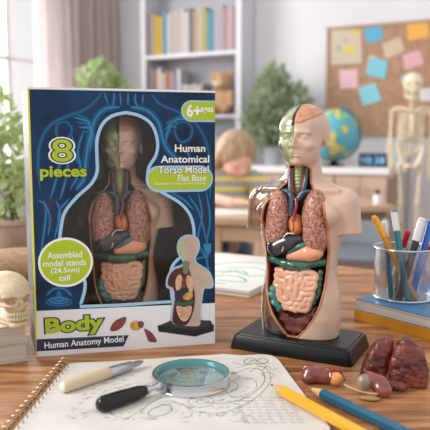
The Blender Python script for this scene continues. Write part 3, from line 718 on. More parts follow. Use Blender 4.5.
p = place_right((C2.x-.35, C2.y), 17, r0); book('book', 'cream hardback with thick pages at the bottom of the stack beneath the small skull', 'book', (*p, TZ), r0, 17, 8.2, 1.82, M_oldcover2)
p = place_right((C2.x-.45, C2.y+.25), 17, r0+.03); book('book', 'ivory hardback directly under the small skull, topmost of the left stack', 'book', (*p, TZ+1.83), r0+.03, 17, 8.0, 1.8, M_oldcover)
M_bone = mat('aged_bone', srgb(216, 196, 164), .5, col2=srgb(186, 160, 126), nscale=90, bump=.6, bscale=160, ramp=(.45, .75))
M_bonedk = mat('teeth_bone', srgb(214, 200, 168), .45)
def skull_sdf(X, Y, Z):
    "unit skull: faces -y, chin at z=0, crown at z=5"
    d = el(X, Y, Z, (0, .55, 3.35), (1.72, 2.1, 1.65)); d = su(d, el(X, Y, Z, (0, -.9, 3.3), (1.35, .85, .95)), .4)
    d = su(d, el(X, Y, Z, (0, -.95, 2.1), (.95, .75, .8)), .35)
    for s in (-1, 1):
        d = su(d, cap(X, Y, Z, (s*.75, -1.45, 2.25), (s*1.45, -.3, 2.25), .2, .14), .15)
        d = su(d, cap(X, Y, Z, (s*.15, -1.65, 3.05), (s*1.15, -1.35, 3.1), .16), .15)
        d = ss(d, el(X, Y, Z, (s*.66, -1.65, 2.68), (.42, .75, .38)), .12)
        d = ss(d, el(X, Y, Z, (s*1.1, -.5, 1.85), (.28, .6, .35)), .15)
        d = su(d, cap(X, Y, Z, (s*1.2, .25, 2.0), (s*1.05, .1, .75), .17, .2), .15)
        d = su(d, cap(X, Y, Z, (s*1.05, .1, .72), (s*.45, -1.35, .35), .22, .26), .15)
        d = ss(d, el(X, Y, Z, (s*1.65, .3, 3.0), (.25, .8, .7)), .3)
        d = ss(d, cap(X, Y, Z, (s*.08, -1.75, 2.2), (s*.14, -1.75, 1.95), .14), .06)
    d = ss(d, cap(X, Y, Z, (0, -1.8, 2.45), (0, -1.75, 2.1), .13, .2), .06)
    d = su(d, cap(X, Y, Z, (-.42, -1.4, .35), (.42, -1.4, .35), .3), .15)
    d = su(d, cap(X, Y, Z, (0, -1.75, 2.62), (0, -1.85, 2.5), .1), .08)
    d = su(d, el(X, Y, Z, (0, -.95, 1.15), (.82, .72, .55)), .15)
    return d
def skull(name, parent, m, mt, sc_, h, loc=None, rz=None):
    fn = lambda X, Y, Z: skull_sdf(X/sc_, Y/sc_, Z/sc_)*sc_
    o = sdf(name, fn, (-2*sc_, -2.3*sc_, -.1*sc_), (2*sc_, 2.9*sc_, 5.2*sc_), h, m, parent, loc, rz)
    mb = MB()
    for row, z0, z1 in ((0, 1.55, 1.12), (1, .72, 1.08)):
        for k in range(10):
            a = (k-4.5)*.26; x_ = math.sin(a)*.8*sc_; y_ = (-.92-math.cos(a)*.75)*sc_
            mb.ell((x_, y_, (z0+z1)/2*sc_), (.095*sc_, .12*sc_, abs(z1-z0)/2*sc_*.98), n=8, m=6)
    tt = mb.build('teeth', mt, o if parent else o, True)
    return o
ps = T(3.0, 330, 3.65)
sk = skull('miniature_skull', None, M_bone, M_bonedk, 1.03, .055, (ps.x+.15, ps.y+1.7, TZ+3.68), math.radians(47)); sk.scale = (1.2, 1.2, 1.0)
tag(sk, 'small aged bone-coloured skull resting on the stack of books at the left edge', 'skull')
# beige rolled pouch behind the skull
M_pouch = mat('beige_cloth', srgb(196, 166, 134), .8, col2=srgb(176, 146, 114), nscale=160, bump=.5)
pc = T(6, 287); mb = MB(); R_ = 2.7
mb.tube([(-11, 0, R_), (-10.6, 0, R_), (-9, 0, R_), (0, 0, R_+.05), (6.4, 0, R_), (6.9, 0, R_), (7.15, 0, R_)], [1.6, 2.5, 2.68, 2.7, 2.66, 2.4, 1.3], 28)
t = thing('pencil_pouch', 'beige cloth pencil pouch lying behind the small skull', 'pouch', (pc.x-1.3, pc.y+2.5, TZ), math.radians(28)); mb.build('pouch_body', M_pouch, t, True)
mb = MB(); mb.tube(smooth_path([(-9.5, -.3, 2*R_-.06), (0, -.2, 2*R_+.03), (6.4, -.3, 2*R_-.1)]), .1, 8); mb.build('zip', mat('zip_brass', srgb(150, 120, 80), .4, .6), t, True)
# ================================================================ spiral notebook
M_paper = mat('white_paper', srgb(220, 216, 211), .75, col2=srgb(208, 204, 199), nscale=30)
M_paper2 = mat('warm_paper', srgb(222, 214, 202), .75)
A = T(64.5, 363.5); Dn = T(2, 428); Bk = T(222, 352.5); K2 = T(277, 356)
nr = math.atan2(Bk.y-A.y, Bk.x-A.x)
nb = thing('spiral_notebook', 'open spiral-bound notebook with green and grey sketches lying at the front of the table', 'notebook', (A.x, A.y, TZ), nr)
def NL(u, v, z=.35):
    q = T(u, v, z)-Vector((A.x, A.y, 0)); c_, s_ = math.cos(-nr), math.sin(-nr)
    return Vector((q.x*c_-q.y*s_, q.x*s_+q.y*c_, z))
a0 = NL(68, 362.5); b0 = NL(224, 352.3); a1 = NL(12, 430); a1x = a0+(a1-a0)*1.35
back = NL(222, 352.3, .2)
low = NL(330, 427)
mb = MB(); mb.poly([(a1x.x, a1x.y), (low.x-1, a1x.y-3), (low.x-.4, low.y), (b0.x+4.7, b0.y-2.0), (b0.x, b0.y-.0), (a0.x, a0.y)], (), .18, .18, 'xy'); mb.build('lower_sheets', M_paper2, nb, fix=False)
cor = [NL(266, 354.2), NL(273, 356.5), NL(278, 362)]
pg = [(a1x.x+.1, a1x.y), (low.x-1.5, a1x.y-3), (low.x, low.y)]+[(q.x, q.y) for q in smooth_path([NL(318, 412), NL(298, 386), NL(284, 367), NL(278.5, 360), NL(272, 355.6), NL(262, 354.2), NL(248, 354.8)], 5)]+[(NL(200, 358).x, NL(200, 358).y), (a0.x+.1, a0.y-.1)]
mb = MB(); mb.poly(pg, (), .34, .12, 'xy'); mb.build('top_page', M_paper, nb, fix=False)
M_wire = mat('bronze_wire', srgb(176, 150, 122), .35, .8)
Ls = (a1x-a0).length; dd = (a1x-a0).normalized(); pp = Vector((-dd.y, dd.x, 0))
if pp.x > 0: pp = -pp
for i in range(int(Ls/.9)):
    q = a0+dd*(.35+i*.9); mb = MB()
    mb.tube([q+pp*(.12+.55*math.cos(t/12*2*PI))+Vector((0, 0, .15+.45*math.sin(t/12*2*PI)))+dd*(.12*t/12) for t in range(13)], .055, 6)
    mb.build('binding_ring', M_wire, nb, True)
mb = MB(); mb.tube([a0+pp*.62+Vector((0, 0, -.28)), a1x+pp*.62+Vector((0, 0, -.28))], .07, 6); mb.build('binding_rod', M_wire, nb, True)
# sketches on the page
M_ink = mat('grey_pencil_line', srgb(112, 112, 112), .8); M_gink = mat('green_pencil_line', srgb(98, 138, 92), .8)
gi, gr = MB(), MB()
def sk_(mbx, pts, w=.05, n=5, closed=False):
    q = [NL(*p) for p in pts]; mbx.ribbon([(p.x, p.y) for p in smooth_path(q, n, closed)], w, .352, 'xy', closed)
sk_(gi, [(140, 412), (152, 402), (170, 396), (195, 399), (212, 403), (232, 402), (252, 394), (264, 382), (262, 371), (250, 368), (238, 372), (226, 376)], .07)
sk_(gi, [(170, 400), (184, 405), (198, 412), (220, 413), (240, 407), (258, 396), (270, 382), (268, 370), (256, 364)], .06)
sk_(gi, [(148, 413), (156, 407), (168, 405), (172, 410), (163, 415), (152, 416)], .07, 5, True)
sk_(gi, [(188, 402), (195, 397), (208, 397), (214, 401), (208, 406), (196, 407)], .06, 5, True)
sk_(gi, [(196, 402), (202, 399), (209, 401), (204, 404)], .05, 5, True)
sk_(gi, [(216, 384), (222, 380), (232, 381), (238, 386), (230, 392), (220, 391)], .05, 5, True)
sk_(gi, [(226, 386), (240, 378), (254, 380), (256, 388), (244, 395), (230, 396)], .045, 5, True)
sk_(gi, [(104, 404), (112, 414), (126, 418), (140, 411)], .05)
sk_(gi, [(250, 372), (256, 368), (262, 370), (268, 366), (272, 370), (278, 368)], .06); sk_(gi, [(262, 374), (268, 378), (274, 376), (270, 372)], .06, 5, True)
sk_(gi, [(232, 362), (244, 365), (252, 361), (262, 363), (266, 367), (256, 366)], .07); sk_(gi, [(244, 361), (250, 358), (258, 360), (262, 358), (268, 361), (262, 364), (254, 363), (247, 364)], .1, 4, True)
sk_(gi, [(250, 361), (255, 360), (259, 362)], .09); sk_(gi, [(236, 368), (252, 364), (270, 363)], .05)
for i in range(240):
    u0 = random.uniform(60, 250); v0 = random.uniform(372, 422)
    if u0 < 100-(v0-372)*.9 or (u0 > 250 and v0 < 380): continue
    L_ = random.uniform(2, 8); an = random.uniform(-.5, .9)
    sk_(gr, [(u0, v0), (u0+L_*.5, v0-L_*an*.3+random.uniform(-1, 1)), (u0+L_, v0-L_*an*.5)], .045, 3)
for i in range(9):
    v0 = 398+i*3.1
    for k in range(7):
        u0 = 232+k*9+random.uniform(-2, 2)+i*1.4
        if u0 > 288+(v0-398)*.9: continue
        sk_(gr, [(u0, v0), (u0+2, v0-1.3), (u0+4, v0+.4), (u0+6.5, v0-.8)], .04, 3)
for k in range(26):
    a = k/26*2*PI; u0, v0 = 204+34*math.cos(a), 401+13*math.sin(a)
    sk_(gr, [(u0, v0), (u0+3*math.cos(a), v0+2.4*math.sin(a)), (u0+7*math.cos(a)+1, v0+3.4*math.sin(a))], .035, 3)
gi.build('green_sketch', M_gink, nb, fix=False)['kind'] = 'stuff'; gr.build('grey_sketch', M_ink, nb, fix=False)['kind'] = 'stuff'
# ================================================================ craft knife / wooden pen
def lie(name, label, cat, uv0, uv1, r, z0=.36, r1=None):
    "a long thing lying between two points; local x runs from the first to the second"
    p, q = T(*uv0, z0+r), T(*uv1, z0+(r1 or r)); t = thing(name, label, cat, (p.x, p.y, TZ+z0+r), yaw_of(p, q)); return t, (q-p).length
RX = Matrix.Rotation(math.radians(90), 4, 'Y')
def xl(parent, name, prof_, m, n=20, off=0): mb = MB(); mb.lathe([(r, x) for x, r in prof_], n, RX); return mb.build(name, m, parent, True, loc=(off, 0, 0))
M_beige = mat('beige_wood', srgb(220, 202, 172), .45, col2=srgb(208, 186, 152), nscale=30); M_silver = mat('brushed_silver', srgb(190, 194, 200), .3, .9)
t, L = lie('craft_pen', 'pen with pale wooden barrel and silver tip lying on the notebook page', 'pen', (60.5, 388), (143, 361.5), .5)
xl(t, 'barrel', [(0, .1), (.12, .38), (.35, .5), (.8, .53), (L*.3, .55), (L*.56, .5)], M_beige); xl(t, 'end_cap', [(-.02, .1), (.02, .3), (.18, .44), (.2, .1)], mat('white_end', srgb(232, 226, 214), .4))
xl(t, 'grip', [(L*.56, .46), (L*.58, .48), (L*.7, .46), (L*.84, .4), (L*.86, .3)], M_silver); xl(t, 'tip', [(L*.86, .3), (L*.9, .26), (L*.96, .22), (L, .08)], mat('dark_steel', srgb(168, 172, 178), .25, 1.0))
# ================================================================ magnifying glass
LR = 3.38; mc = T(191.3, 372.6, 1.25)
mg = thing('magnifying_glass', 'magnifying glass with silver rim and black handle lying on the notebook', 'magnifying glass', (mc.x, mc.y, TZ+.36))
M_chrome = mat('chrome', srgb(200, 204, 208), .16, 1.0, bump=.2, bscale=60)
mb = MB(); pr = [(LR, 0), (LR+.04, .02), (LR+.06, .12), (LR, .2), (LR, .78), (LR+.06, .84), (LR+.05, .95), (LR-.04, .98), (LR-.12, .95), (LR-.14, .05), (LR-.06, 0)]
mb.loft([[(r*math.cos(2*PI*k/72), r*math.sin(2*PI*k/72), z) for k in range(72)] for r, z in pr+[pr[0]]], cap=False); mb.build('rim', M_chrome, mg, True)
gm = bpy.data.materials.new('lens_glass'); gm.use_nodes = True; gb = gm.node_tree.nodes['Principled BSDF']
gb.inputs['Base Color'].default_value = (*srgb(206, 234, 236), 1); gb.inputs['Transmission Weight'].default_value = 1; gb.inputs['IOR'].default_value = 1.45; gb.inputs['Roughness'].default_value = 0.02
mb = MB(); mb.lathe([(0.02, .68)]+[(LR-.15, .62)][:0]+[((LR-.15)*k/10, .44-.24*(1-(k/10)**2)) for k in range(1, 11)]+[((LR-.15)*k/10, .5+.38*(1-(k/10)**2)) for k in range(10, 0, -1)], 64)
mb = MB(); pts = [(max(.01, (LR-.16)*k/12), .46-.2*(1-(k/12)**2)) for k in range(0, 13)]+[(max(.01, (LR-.16)*k/12), .52+.34*(1-(k/12)**2)) for k in range(12, -1, -1)]
mb.lathe(pts, 64); mb.build('lens', clear('lens_clear', (.86, .95, .955), .03, 1.2, .7, .06), mg, True)
M_tealrim = mat('teal_rim_band', srgb(96, 160, 164), .2, .3, coat=.5)
mb = MB(); mb.loft([[(r*math.cos(2*PI*k/72), r*math.sin(2*PI*k/72), z) for k in range(72)] for r, z in [(LR-.15, .55), (LR-.15, .96), (LR-.3, .9), (LR-.3, .55), (LR-.15, .55)]], cap=False); mb.build('inner_band', M_tealrim, mg, True)
hE = T(101, 405, .95)-Vector((mc.x, mc.y, 0)); hd = Vector((hE.x, hE.y, 0)); hl = hd.length; hd.normalize(); ang = math.atan2(hd.y, hd.x)
def along(x): return x
M_blackpl = mat('black_handle_plastic', srgb(9, 9, 10), .22, spec=.4, coat=.15)
Mh = Matrix.Rotation(ang, 4, 'Z') @ Matrix.Translation((0, 0, .62)) @ RX
def mgl(name, pf, m): mb = MB(); mb.lathe([(r, x) for x, r in pf], 24, Mh); return mb.build(name, m, mg, True)
mgl('neck', [(LR, .3), (LR+.15, .34), (LR+.4, .3), (LR+.55, .22), (LR+1.0, .22), (LR+1.1, .34), (LR+1.6, .4), (LR+1.65, .2)], M_chrome)
mgl('handle', [(LR+1.5, .2), (LR+1.52, .42), (LR+2.2, .56), (hl*.8, .64), (hl-.2, .65), (hl+.1, .56), (hl+.3, .36), (hl+.36, .05)], M_blackpl)
# ================================================================ pencils in front
def pencil(name, label, uv0, uv1, r, body, z0=.36, lead=srgb(40, 40, 44), extra=6, tipz=None):
    p, q = T(*uv0, z0+.1), T(*uv1, z0+r); L = (q-p).length+extra
    t = thing(name, label, 'pencil', (p.x, p.y, TZ+z0+r), yaw_of(p, q))
    n = 6; hexr = lambda x, rr: [(x, rr*math.cos(PI/6+2*PI*k/n), rr*math.sin(PI/6+2*PI*k/n)) for k in range(n)]
    mb = MB(); mb.loft([hexr(1.7, r*1.12), hexr(L, r*1.12)]); mb.build('painted_shaft', body, t, bevel=.06)
    mb = MB(); mb.loft([[(x, rr*math.cos(2*PI*k/24), rr*math.sin(2*PI*k/24)) for k in range(24)] for x, rr in ((.42, .12), (1.72, r*1.02))]); mb.build('sharpened_wood', M_pw, t, True)
    mb = MB(); mb.loft([[(x, rr*math.cos(2*PI*k/16), rr*math.sin(2*PI*k/16)) for k in range(16)] for x, rr in ((0, .02), (.12, .06), (.43, .125))]); mb.build('lead', mat('lead_'+name, lead, .4), t, True)
    return t
M_pw = mat('sharpened_cedar', srgb(222, 184, 138), .6, col2=srgb(206, 162, 112), nscale=60)
M_pyel = mat('yellow_paint', srgb(238, 170, 34), .3, coat=.4); M_pteal = mat('teal_paint', srgb(20, 92, 122), .3, coat=.4)
pencil('pencil', 'yellow pencil with sharp tip pointing at the sketch on the notebook', (270.5, 388.2), (362, 434), .44, M_pyel)
pencil('pencil', 'teal blue pencil lying on bare wood near the small organ pieces', (308.6, 391.2), (405, 433), .44, M_pteal, z0=.0, lead=srgb(150, 110, 80))
# ================================================================ loose organ pieces
M_dkred = mat('dark_red_organ', srgb(104, 42, 34), .26, col2=srgb(150, 80, 66), nscale=60, coat=.7, bump=.4, bscale=120)
M_dklung = mat('dark_lung_organ', srgb(74, 26, 20), .3, col2=srgb(122, 56, 44), nscale=70, spec=.35, coat=.2, bump=3, bscale=150)
M_orangeorg = mat('orange_organ', srgb(216, 132, 54), .25, col2=srgb(232, 164, 90), nscale=60, coat=.6)
M_greyorg = mat('grey_organ', srgb(120, 116, 110), .3, col2=srgb(176, 150, 124), nscale=120, coat=.5)
M_tan = mat('tan_organ', srgb(196, 146, 96), .35, col2=srgb(214, 172, 124), nscale=60, coat=.4)
p = T(322, 383); o = thing('organ_model_piece', 'dark red organ piece with an orange bulb lying in front of the base', 'organ piece', (p.x, p.y, TZ), math.radians(-8))
sdf('lobe', lambda X, Y, Z: np.maximum(su(su(el(X, Y, Z, (-.9, .1, .85), (.95, .9, .82)), el(X, Y, Z, (.1, -.1, .75), (.85, .75, .7)), .3), el(X, Y, Z, (-1.3, -.4, .5), (.55, .5, .45)), .3)+.04*vnoise(X, Y, Z, 4, 8), -Z), (-2.3, -1.3, -.1), (1.3, 1.3, 2), .06, M_dkred, o)
sdf('orange_bulb', lambda X, Y, Z: el(X, Y, Z, (1.15, -.45, .62), (.68, .55, .6)), (.3, -1.2, -.1), (2, .3, 1.4), .06, M_orangeorg, o)
sdf('grey_tip', lambda X, Y, Z: el(X, Y, Z, (1.15, .2, .85), (.55, .4, .4))+.05*vnoise(X, Y, Z, 9, 3), (.3, -.4, .2), (1.9, .8, 1.5), .05, M_greyorg, o)
mb = MB(); mb.tube(smooth_path([(.5, -.5, 1.1), (.9, -.1, 1.25), (1.4, .1, 1.1), (1.7, .2, .7), (1.9, -.1, .4)]), [.2, .16, .22, .16, .2], 10); mb.tube(smooth_path([(.5, -.7, .4), (.7, -.75, .8), (.7, -.5, 1.15)]), .16, 8); mb.build('artery', M_redvein, o, True)
p = T(376, 395); o = thing('organ_model_piece', 'curved dark red organ piece with a grey knob and pale flap beside the teal pencil', 'organ piece', (p.x, p.y, TZ), math.radians(-12))
def f_k(X, Y, Z):
    d = cap(X, Y, Z, (-.55, .35, 1.25), (.35, .1, .95), .62, .75); d = su(d, el(X, Y, Z, (.5, -.25, .62), (.8, .72, .6)), .3); return np.maximum(ss(d, el(X, Y, Z, (-.45, -.75, .3), (.6, .5, .45)), .3), -Z)
sdf('curved_lobe', f_k, (-1.6, -1.3, -.1), (1.7, 1.4, 2.2), .06, M_dkred, o)
sdf('grey_knob', lambda X, Y, Z: el(X, Y, Z, (-1.0, -.05, 1.0), (.62, .5, .75))+.06*vnoise(X, Y, Z, 8, 3), (-1.9, -.8, .1), (-.2, .7, 2), .06, M_greyorg, o)
mb = MB(); mb.loft([[(x, y0-w*math.cos(t/12*2*PI)*1.0, z0+.1*math.sin(t/12*2*PI)) for t in range(12)] for x, y0, z0, w in ((-2.7, .2, .62, .02), (-2.2, .0, .5, .2), (-1.4, -.2, .36, .32), (-.6, -.3, .3, .36), (.1, -.4, .25, .2))]); mb.build('pale_flap', M_tan, o, True)
sdf('small_pad', lambda X, Y, Z: el(X, Y, Z, (-.55, -1.25, .2), (.85, .42, .2)), (-1.6, -1.9, -.1), (.5, -.6, .6), .05, mat('pad_plastic', srgb(160, 122, 88), .35, coat=.4), o)
def f_lobe(X, Y, Z, k):
    n = 3.2
    if k < 0: x = X-.30*(Z-1.2); a, b_, c_ = 1.15, .95, 3.6+.3*x
    else: x = X+.05*Z-.12*Z*(X < 0); a, b_, c_ = 1.72, 1.15, 3.75-.3*np.clip(x, -.6, 2)
    r = (np.abs(x/a)**n+np.abs((Y-.15*Z)/b_)**n+np.abs(Z/c_)**n)**(1/n); d = (r-1)*.9
    if k > 0: d = ss(d, cap(X, Y, Z, (-2.4, -1.5, .1), (.4, -1.9, -.2), .75), .2)
    return np.maximum(d+.05*vnoise(X, Y, Z, 6, 9+int(k))+.03*vnoise(X, Y, Z, 13, 4), -Z)
for (u_, v_, k, rz_, tilt, lab, sc_) in ((378, 380, -1, -6, 0, 'narrower upright dark red half lung on the table, left of its twin', 1.0), (409.5, 386, 1, -26, 0, 'broader dark red half lung on the table at the right edge', 1.0)):
    p = T(u_, v_)
    o = sdf('lung_model_piece', lambda X, Y, Z: f_lobe((X-tilt*.02*Z)/sc_, Y, Z/(sc_*1.02), k)*.9, (-2.6, -2, -.1), (2.6, 2, 5), .07, M_dklung, None, (p.x, p.y+.6, TZ), math.radians(rz_))
    tag(o, lab, 'organ piece')
p = T(396, 390); o = sdf('organ_fragment', lambda X, Y, Z: np.maximum(el(X, Y, Z, (0, 0, .35), (1.0, .5, .45))+.2*vnoise(X, Y, Z, 9, 12)+.1*vnoise(X, Y, Z, 17, 2), -Z), (-1.6, -1, -.1), (1.6, 1, 1.2), .05, mat('brown_fragment', srgb(96, 46, 30), .5, col2=srgb(132, 70, 46), nscale=160, bump=1), None, (p.x, p.y, TZ), math.radians(-28))
tag(o, 'small crumbly brown organ fragment lying before the broader lung piece', 'organ piece')
# ================================================================ open drawing pad behind the torso
Cn = T(249.5, 298.5); t = thing('drawing_pad', 'open sketch pad with a green drawing lying between the box and the torso', 'sketch pad', (Cn.x, Cn.y, TZ), math.radians(-28))
M_kraft = mat('kraft_cover', srgb(176, 140, 98), .6)
mb = MB(); mb.box(-24, 0, 0, 25, 0, .12); mb.build('back_cover', M_kraft, t); mb = MB(); mb.box(-23.9, -.1, .1, 24.8, .12, .5); mb.build('lower_pages', M_pageW, t)
mb = MB(); mb.box(-24, -.2, .0, 25, .52, .62); mb.build('divider', M_kraft, t); mb = MB(); mb.box(-23.8, .05, -.1, 24.9, .62, 1.05); mb.build('upper_pages', M_pageW, t)
gl = MB()
for pts in ([(-12, 8), (-8, 11), (-4, 9), (-2, 12), (-6, 15), (-10, 13)], [(-10, 6), (-6, 8), (-3, 5), (-7, 4)], [(-14, 12), (-11, 18), (-6, 19), (-2, 16)], [(-13, 3), (-9, 2), (-5, 2.5)], [(-9, 9), (-7, 12), (-5, 10)]):
    gl.ribbon([(p.x, p.y) for p in smooth_path([(x, y, 0) for x, y in pts], 5)], .45, 1.06, 'xy')
gl.build('green_drawing', mat('green_crayon', srgb(120, 184, 140), .7), t, fix=False)['kind'] = 'stuff'
# ================================================================ books and pen cup on the right
bc = T(354, 319.5); br = math.radians(-52)
M_bkyel = mat('yellow_cover', srgb(226, 160, 44), .45, col2=srgb(210, 146, 38), nscale=20); M_bkblu = mat('blue_cover', srgb(52, 112, 162), .4, col2=srgb(70, 128, 176), nscale=12)
book('book', 'yellow-covered book at the bottom under the pen cup', 'book', (bc.x, bc.y, TZ), br, 24, 17, 1.2, M_bkyel, M_bkyel, hard=.12, spine='front', over=.1)
book('book', 'blue book with white page edges directly beneath the pen cup', 'book', (bc.x+.15, bc.y+.1, TZ+1.21), br, 24, 17, 1.35, M_bkblu, M_pageW, hard=.09, over=.05)
CT = 2.57; cup_front = T(403.5, 304, CT); CR = 3.55; cx, cy = cup_front.x*1.045, cup_front.y+CR*.98
M_cupm = clear('smoky_cup_plastic', (.80, .82, .85), .14, .9, .6, .16)
cup = thing('pencil_cup', 'round translucent grey pen cup standing on the blue book at the right edge', 'pen cup', (cx, cy, TZ+CT))
CH = 6.15
mb = MB(); mb.loft([[(r*math.cos(2*PI*k/56), r*math.sin(2*PI*k/56), z) for k in range(56)] for r, z in ((CR-.12, .15), (CR-.1, 1), (CR-.0, CH)) ], cap=False); mb.build('cup_wall', M_cupm, cup, True)
M_rimm = mat('cup_silver_rim', srgb(196, 200, 206), .25, .85)
for nm, z, r in (('top_rim', CH, CR+.02), ('bottom_rim', .14, CR-.08)):
    mb = MB(); mb.tube([(r*math.cos(2*PI*k/56), r*math.sin(2*PI*k/56), z) for k in range(56)], .13, 8, closed=True); mb.build(nm, M_rimm, cup, True)
mb = MB(); mb.lathe([(CR-.1, 0.02), (CR-.1, .12)], 40); mb.build('cup_floor', M_rimm, cup, True)
def stick(name, label, cat, top, foot, parts, r=.4):
    "top: photo position of the upper end at the cup's depth; foot: local xy on the cup floor; parts: (from, to, radius factor, material, name) measured from the top in cm"
    P1 = Q(top[0], top[1], cy+top[2]); P0 = Vector((cx+foot[0], cy+foot[1], TZ+CT+.18))
    d = (P0-P1); L = d.length; d.normalize(); t = thing(name, label, cat, P1); t.rotation_mode = 'QUATERNION'; t.rotation_quaternion = d.to_track_quat('Z', 'Y')
    for a, b, f0, f1, m_, nm in parts:
        a = min(a, L) if a < 90 else L; b = min(b, L)
        if b-a < .05: continue
        mb = MB(); e_ = min(.06, (b-a)*.2); mb.lathe([(r*f0*.8, a), (r*f0, a+e_), (r*f1, b-e_), (r*f1*.8, b)], 18); mb.build(nm, m_, t, True)
    return t
M_w = mat('white_pen_plastic', srgb(228, 230, 232), .3, coat=.3); M_tealp = mat('teal_pen_plastic', srgb(20, 122, 136), .3, coat=.3); M_redpn = mat('red_pen_plastic', srgb(196, 28, 34), .3, coat=.3)
M_bluep = mat('blue_pen_plastic', srgb(18, 98, 190), .3, coat=.3); M_dk = mat('dark_pen_plastic', srgb(44, 46, 50), .3); M_gold = mat('gold_pen', srgb(186, 164, 110), .35, .5); M_ochre = mat('ochre_pen', srgb(210, 150, 50), .4)
stick('pen', 'yellow pen leaning left in the cup', 'pen', (373.5, 215.5, .2), (.9, -1.8), [(0, .35, .55, .8, M_pyel, 'clip_end'), (.35, 3.0, .95, 1.05, M_pyel, 'cap'), (3.0, 99, 1, 1, M_ochre, 'barrel')], .42)
stick('marker', 'white pen with thin teal edge between the yellow pen and the tall teal marker', 'marker', (384.5, 221, .8), (-1.6, -.5), [(0, .3, .8, .95, M_w, 'cap_end'), (.3, 2.4, 1, 1, M_w, 'cap'), (2.4, 99, .85, .85, M_tealp, 'barrel')], .36)
stick('marker', 'tall marker with white cap and teal barrel, highest in the cup', 'marker', (393.5, 209.5, -.4), (-.2, -2.4), [(0, .3, .9, 1, M_tealp, 'cap_end'), (.3, 2.6, 1, 1, M_w, 'cap'), (2.6, 99, .95, .95, M_tealp, 'barrel')], .40)
stick('pen', 'thin gold pen just right of the tall teal marker', 'pen', (400.5, 221.5, .8), (-.6, 1), [(0, .4, .4, .6, M_gold, 'tip'), (.4, 99, .8, .8, M_gold, 'barrel')], .26)
stick('marker', 'short red marker in the middle of the cup', 'marker', (408.5, 230.5, .3), (-1.2, 2), [(0, .25, .8, 1, M_redpn, 'cap_end'), (.25, 2.2, 1, 1, M_redpn, 'cap'), (2.2, 99, .9, .9, M_w, 'barrel')], .36)
stick('marker', 'thick marker with white cap and dark barrel leaning right in the cup', 'marker', (422.5, 218, -.6), (-1.0, -1.6), [(0, .3, .85, .95, M_w, 'cap_end'), (.3, 2.9, 1, 1.02, M_w, 'cap'), (2.9, 99, 1.05, 1.0, M_dk, 'barrel')], .47)
stick('marker', 'bright blue marker leaning right at the edge of the photo', 'marker', (431, 221, .2), (.6, -1.2), [(0, .3, .85, .95, M_bluep, 'cap_end'), (.3, 99, 1, 1, M_bluep, 'barrel')], .42)
stick('pen', 'red pen leaning far right behind the blue marker', 'pen', (439, 226, .9), (1.4, 1.5), [(0, .3, .85, .95, M_redpn, 'cap_end'), (.3, 99, 1, 1, M_redpn, 'barrel')], .3)
stick('pen', 'slim white pen at the back of the cup', 'pen', (416, 229, 1.6), (1.8, .2), [(0, .3, .7, .95, M_w, 'cap_end'), (.3, 99, 1, 1, M_w, 'barrel')], .3)
# ================================================================ room
TH = math.radians(25); ct, st = math.cos(TH), math.sin(TH)
OX, OY = -90.0, 542.0
WM = Matrix(((ct, -st, 0, OX), (-st, -ct, 0, OY), (0, 0, 1, 0), (0, 0, 0, 1)))     # a along the back wall, b out from it
def W(a, b, z=0): return WM @ Vector((a, b, z))
def WQ(u, v, b):
    "photo position on the plane b cm in front of the back wall -> (a, z)"
    r = Vector(ray(u, v)); n = Vector((-st, -ct, 0)); P0 = W(0, b)
    P0.z = 0; O = Vector((0, 0, CAMZ)); t = ((P0-O).dot(n))/r.dot(n); h = O+r*t
    return ((h-W(0, b)).dot(Vector((ct, -st, 0))), h.z)
def LQ(u, v, a=0.0):
    "photo position on the left wall plane -> (b, z)"
    r = Vector(ray(u, v)); n = Vector((ct, -st, 0)); P0 = W(a, 0); O = Vector((0, 0, CAMZ)); P0.z = CAMZ
    t = ((P0-O).dot(n))/r.dot(n); h = O+r*t
    return ((h-W(a, 0)).dot(Vector((-st, -ct, 0))), h.z)
RW = -TH      # world yaw of things standing against the back wall (their local x = wall direction)
def Wt(name, label, cat, a, b, z=0, rz=0, group=None):
    p = W(a, b); return thing(name, label, cat, (p.x, p.y, z), RW+rz, group)
# local frame of such a thing: x along wall to the right, -y towards the room
M_wall = mat('wall_paint', srgb(224, 223, 228), .9, col2=srgb(217, 216, 221), nscale=1.5)
M_floor = mat('floor_boards', srgb(150, 134, 118), .5, col2=srgb(120, 106, 92), nscale=3, vec=(1, 12, 1))
M_trimw = mat('white_trim', srgb(214, 208, 210), .6)
def struct(name, mb, m): o = mb.build(name, m); o['kind'] = 'structure'; return o
HR = 270
mb = MB(); mb.box(-60, 620, -60, 700, -5, 0, WM); struct('floor', mb, M_floor)
mb = MB(); mb.box(-12, 560, -12, 0, 0, HR, WM); struct('wall_back', mb, M_wall)
wb0, wb1, wz0, wz1 = LQ(55, 60)[0], 330.0, 78, 250
mb = MB()
mb.box(-12, 0, 0, wb0, 0, HR, WM); mb.box(-12, 0, wb1, 640, 0, HR, WM); mb.box(-12, 0, wb0, wb1, 0, wz0, WM); mb.box(-12, 0, wb0, wb1, wz1, HR, WM); struct('wall_left', mb, M_wall)
mb = MB(); mb.box(0, 560, 0, 1.5, 0, 9, WM); struct('baseboard_back', mb, M_trimw)
wn = bpy.data.objects.new('window_1', None); C.objects.link(wn); wn['kind'] = 'structure'
mb = MB()
mb.box(-9, -3, wb0, wb0+6, wz0, wz1, WM); mb.box(-9, -3, wb1-6, wb1, wz0, wz1, WM); mb.box(-9, -3, wb0, wb1, wz0, wz0+6, WM); mb.box(-9, -3, wb0, wb1, wz1-6, wz1, WM)
bm_ = LQ(13, 60)[0]
bb = bm_
while bb < wb1-20: mb.box(-8, -4, bb-1.8, bb+1.8, wz0, wz1, WM); bb += (bm_-wb0)
for zz in (LQ(13, 58)[1], LQ(13, 58)[1]-50, LQ(13, 58)[1]+50): mb.box(-8, -4, wb0, wb1, zz-1.5, zz+1.5, WM)
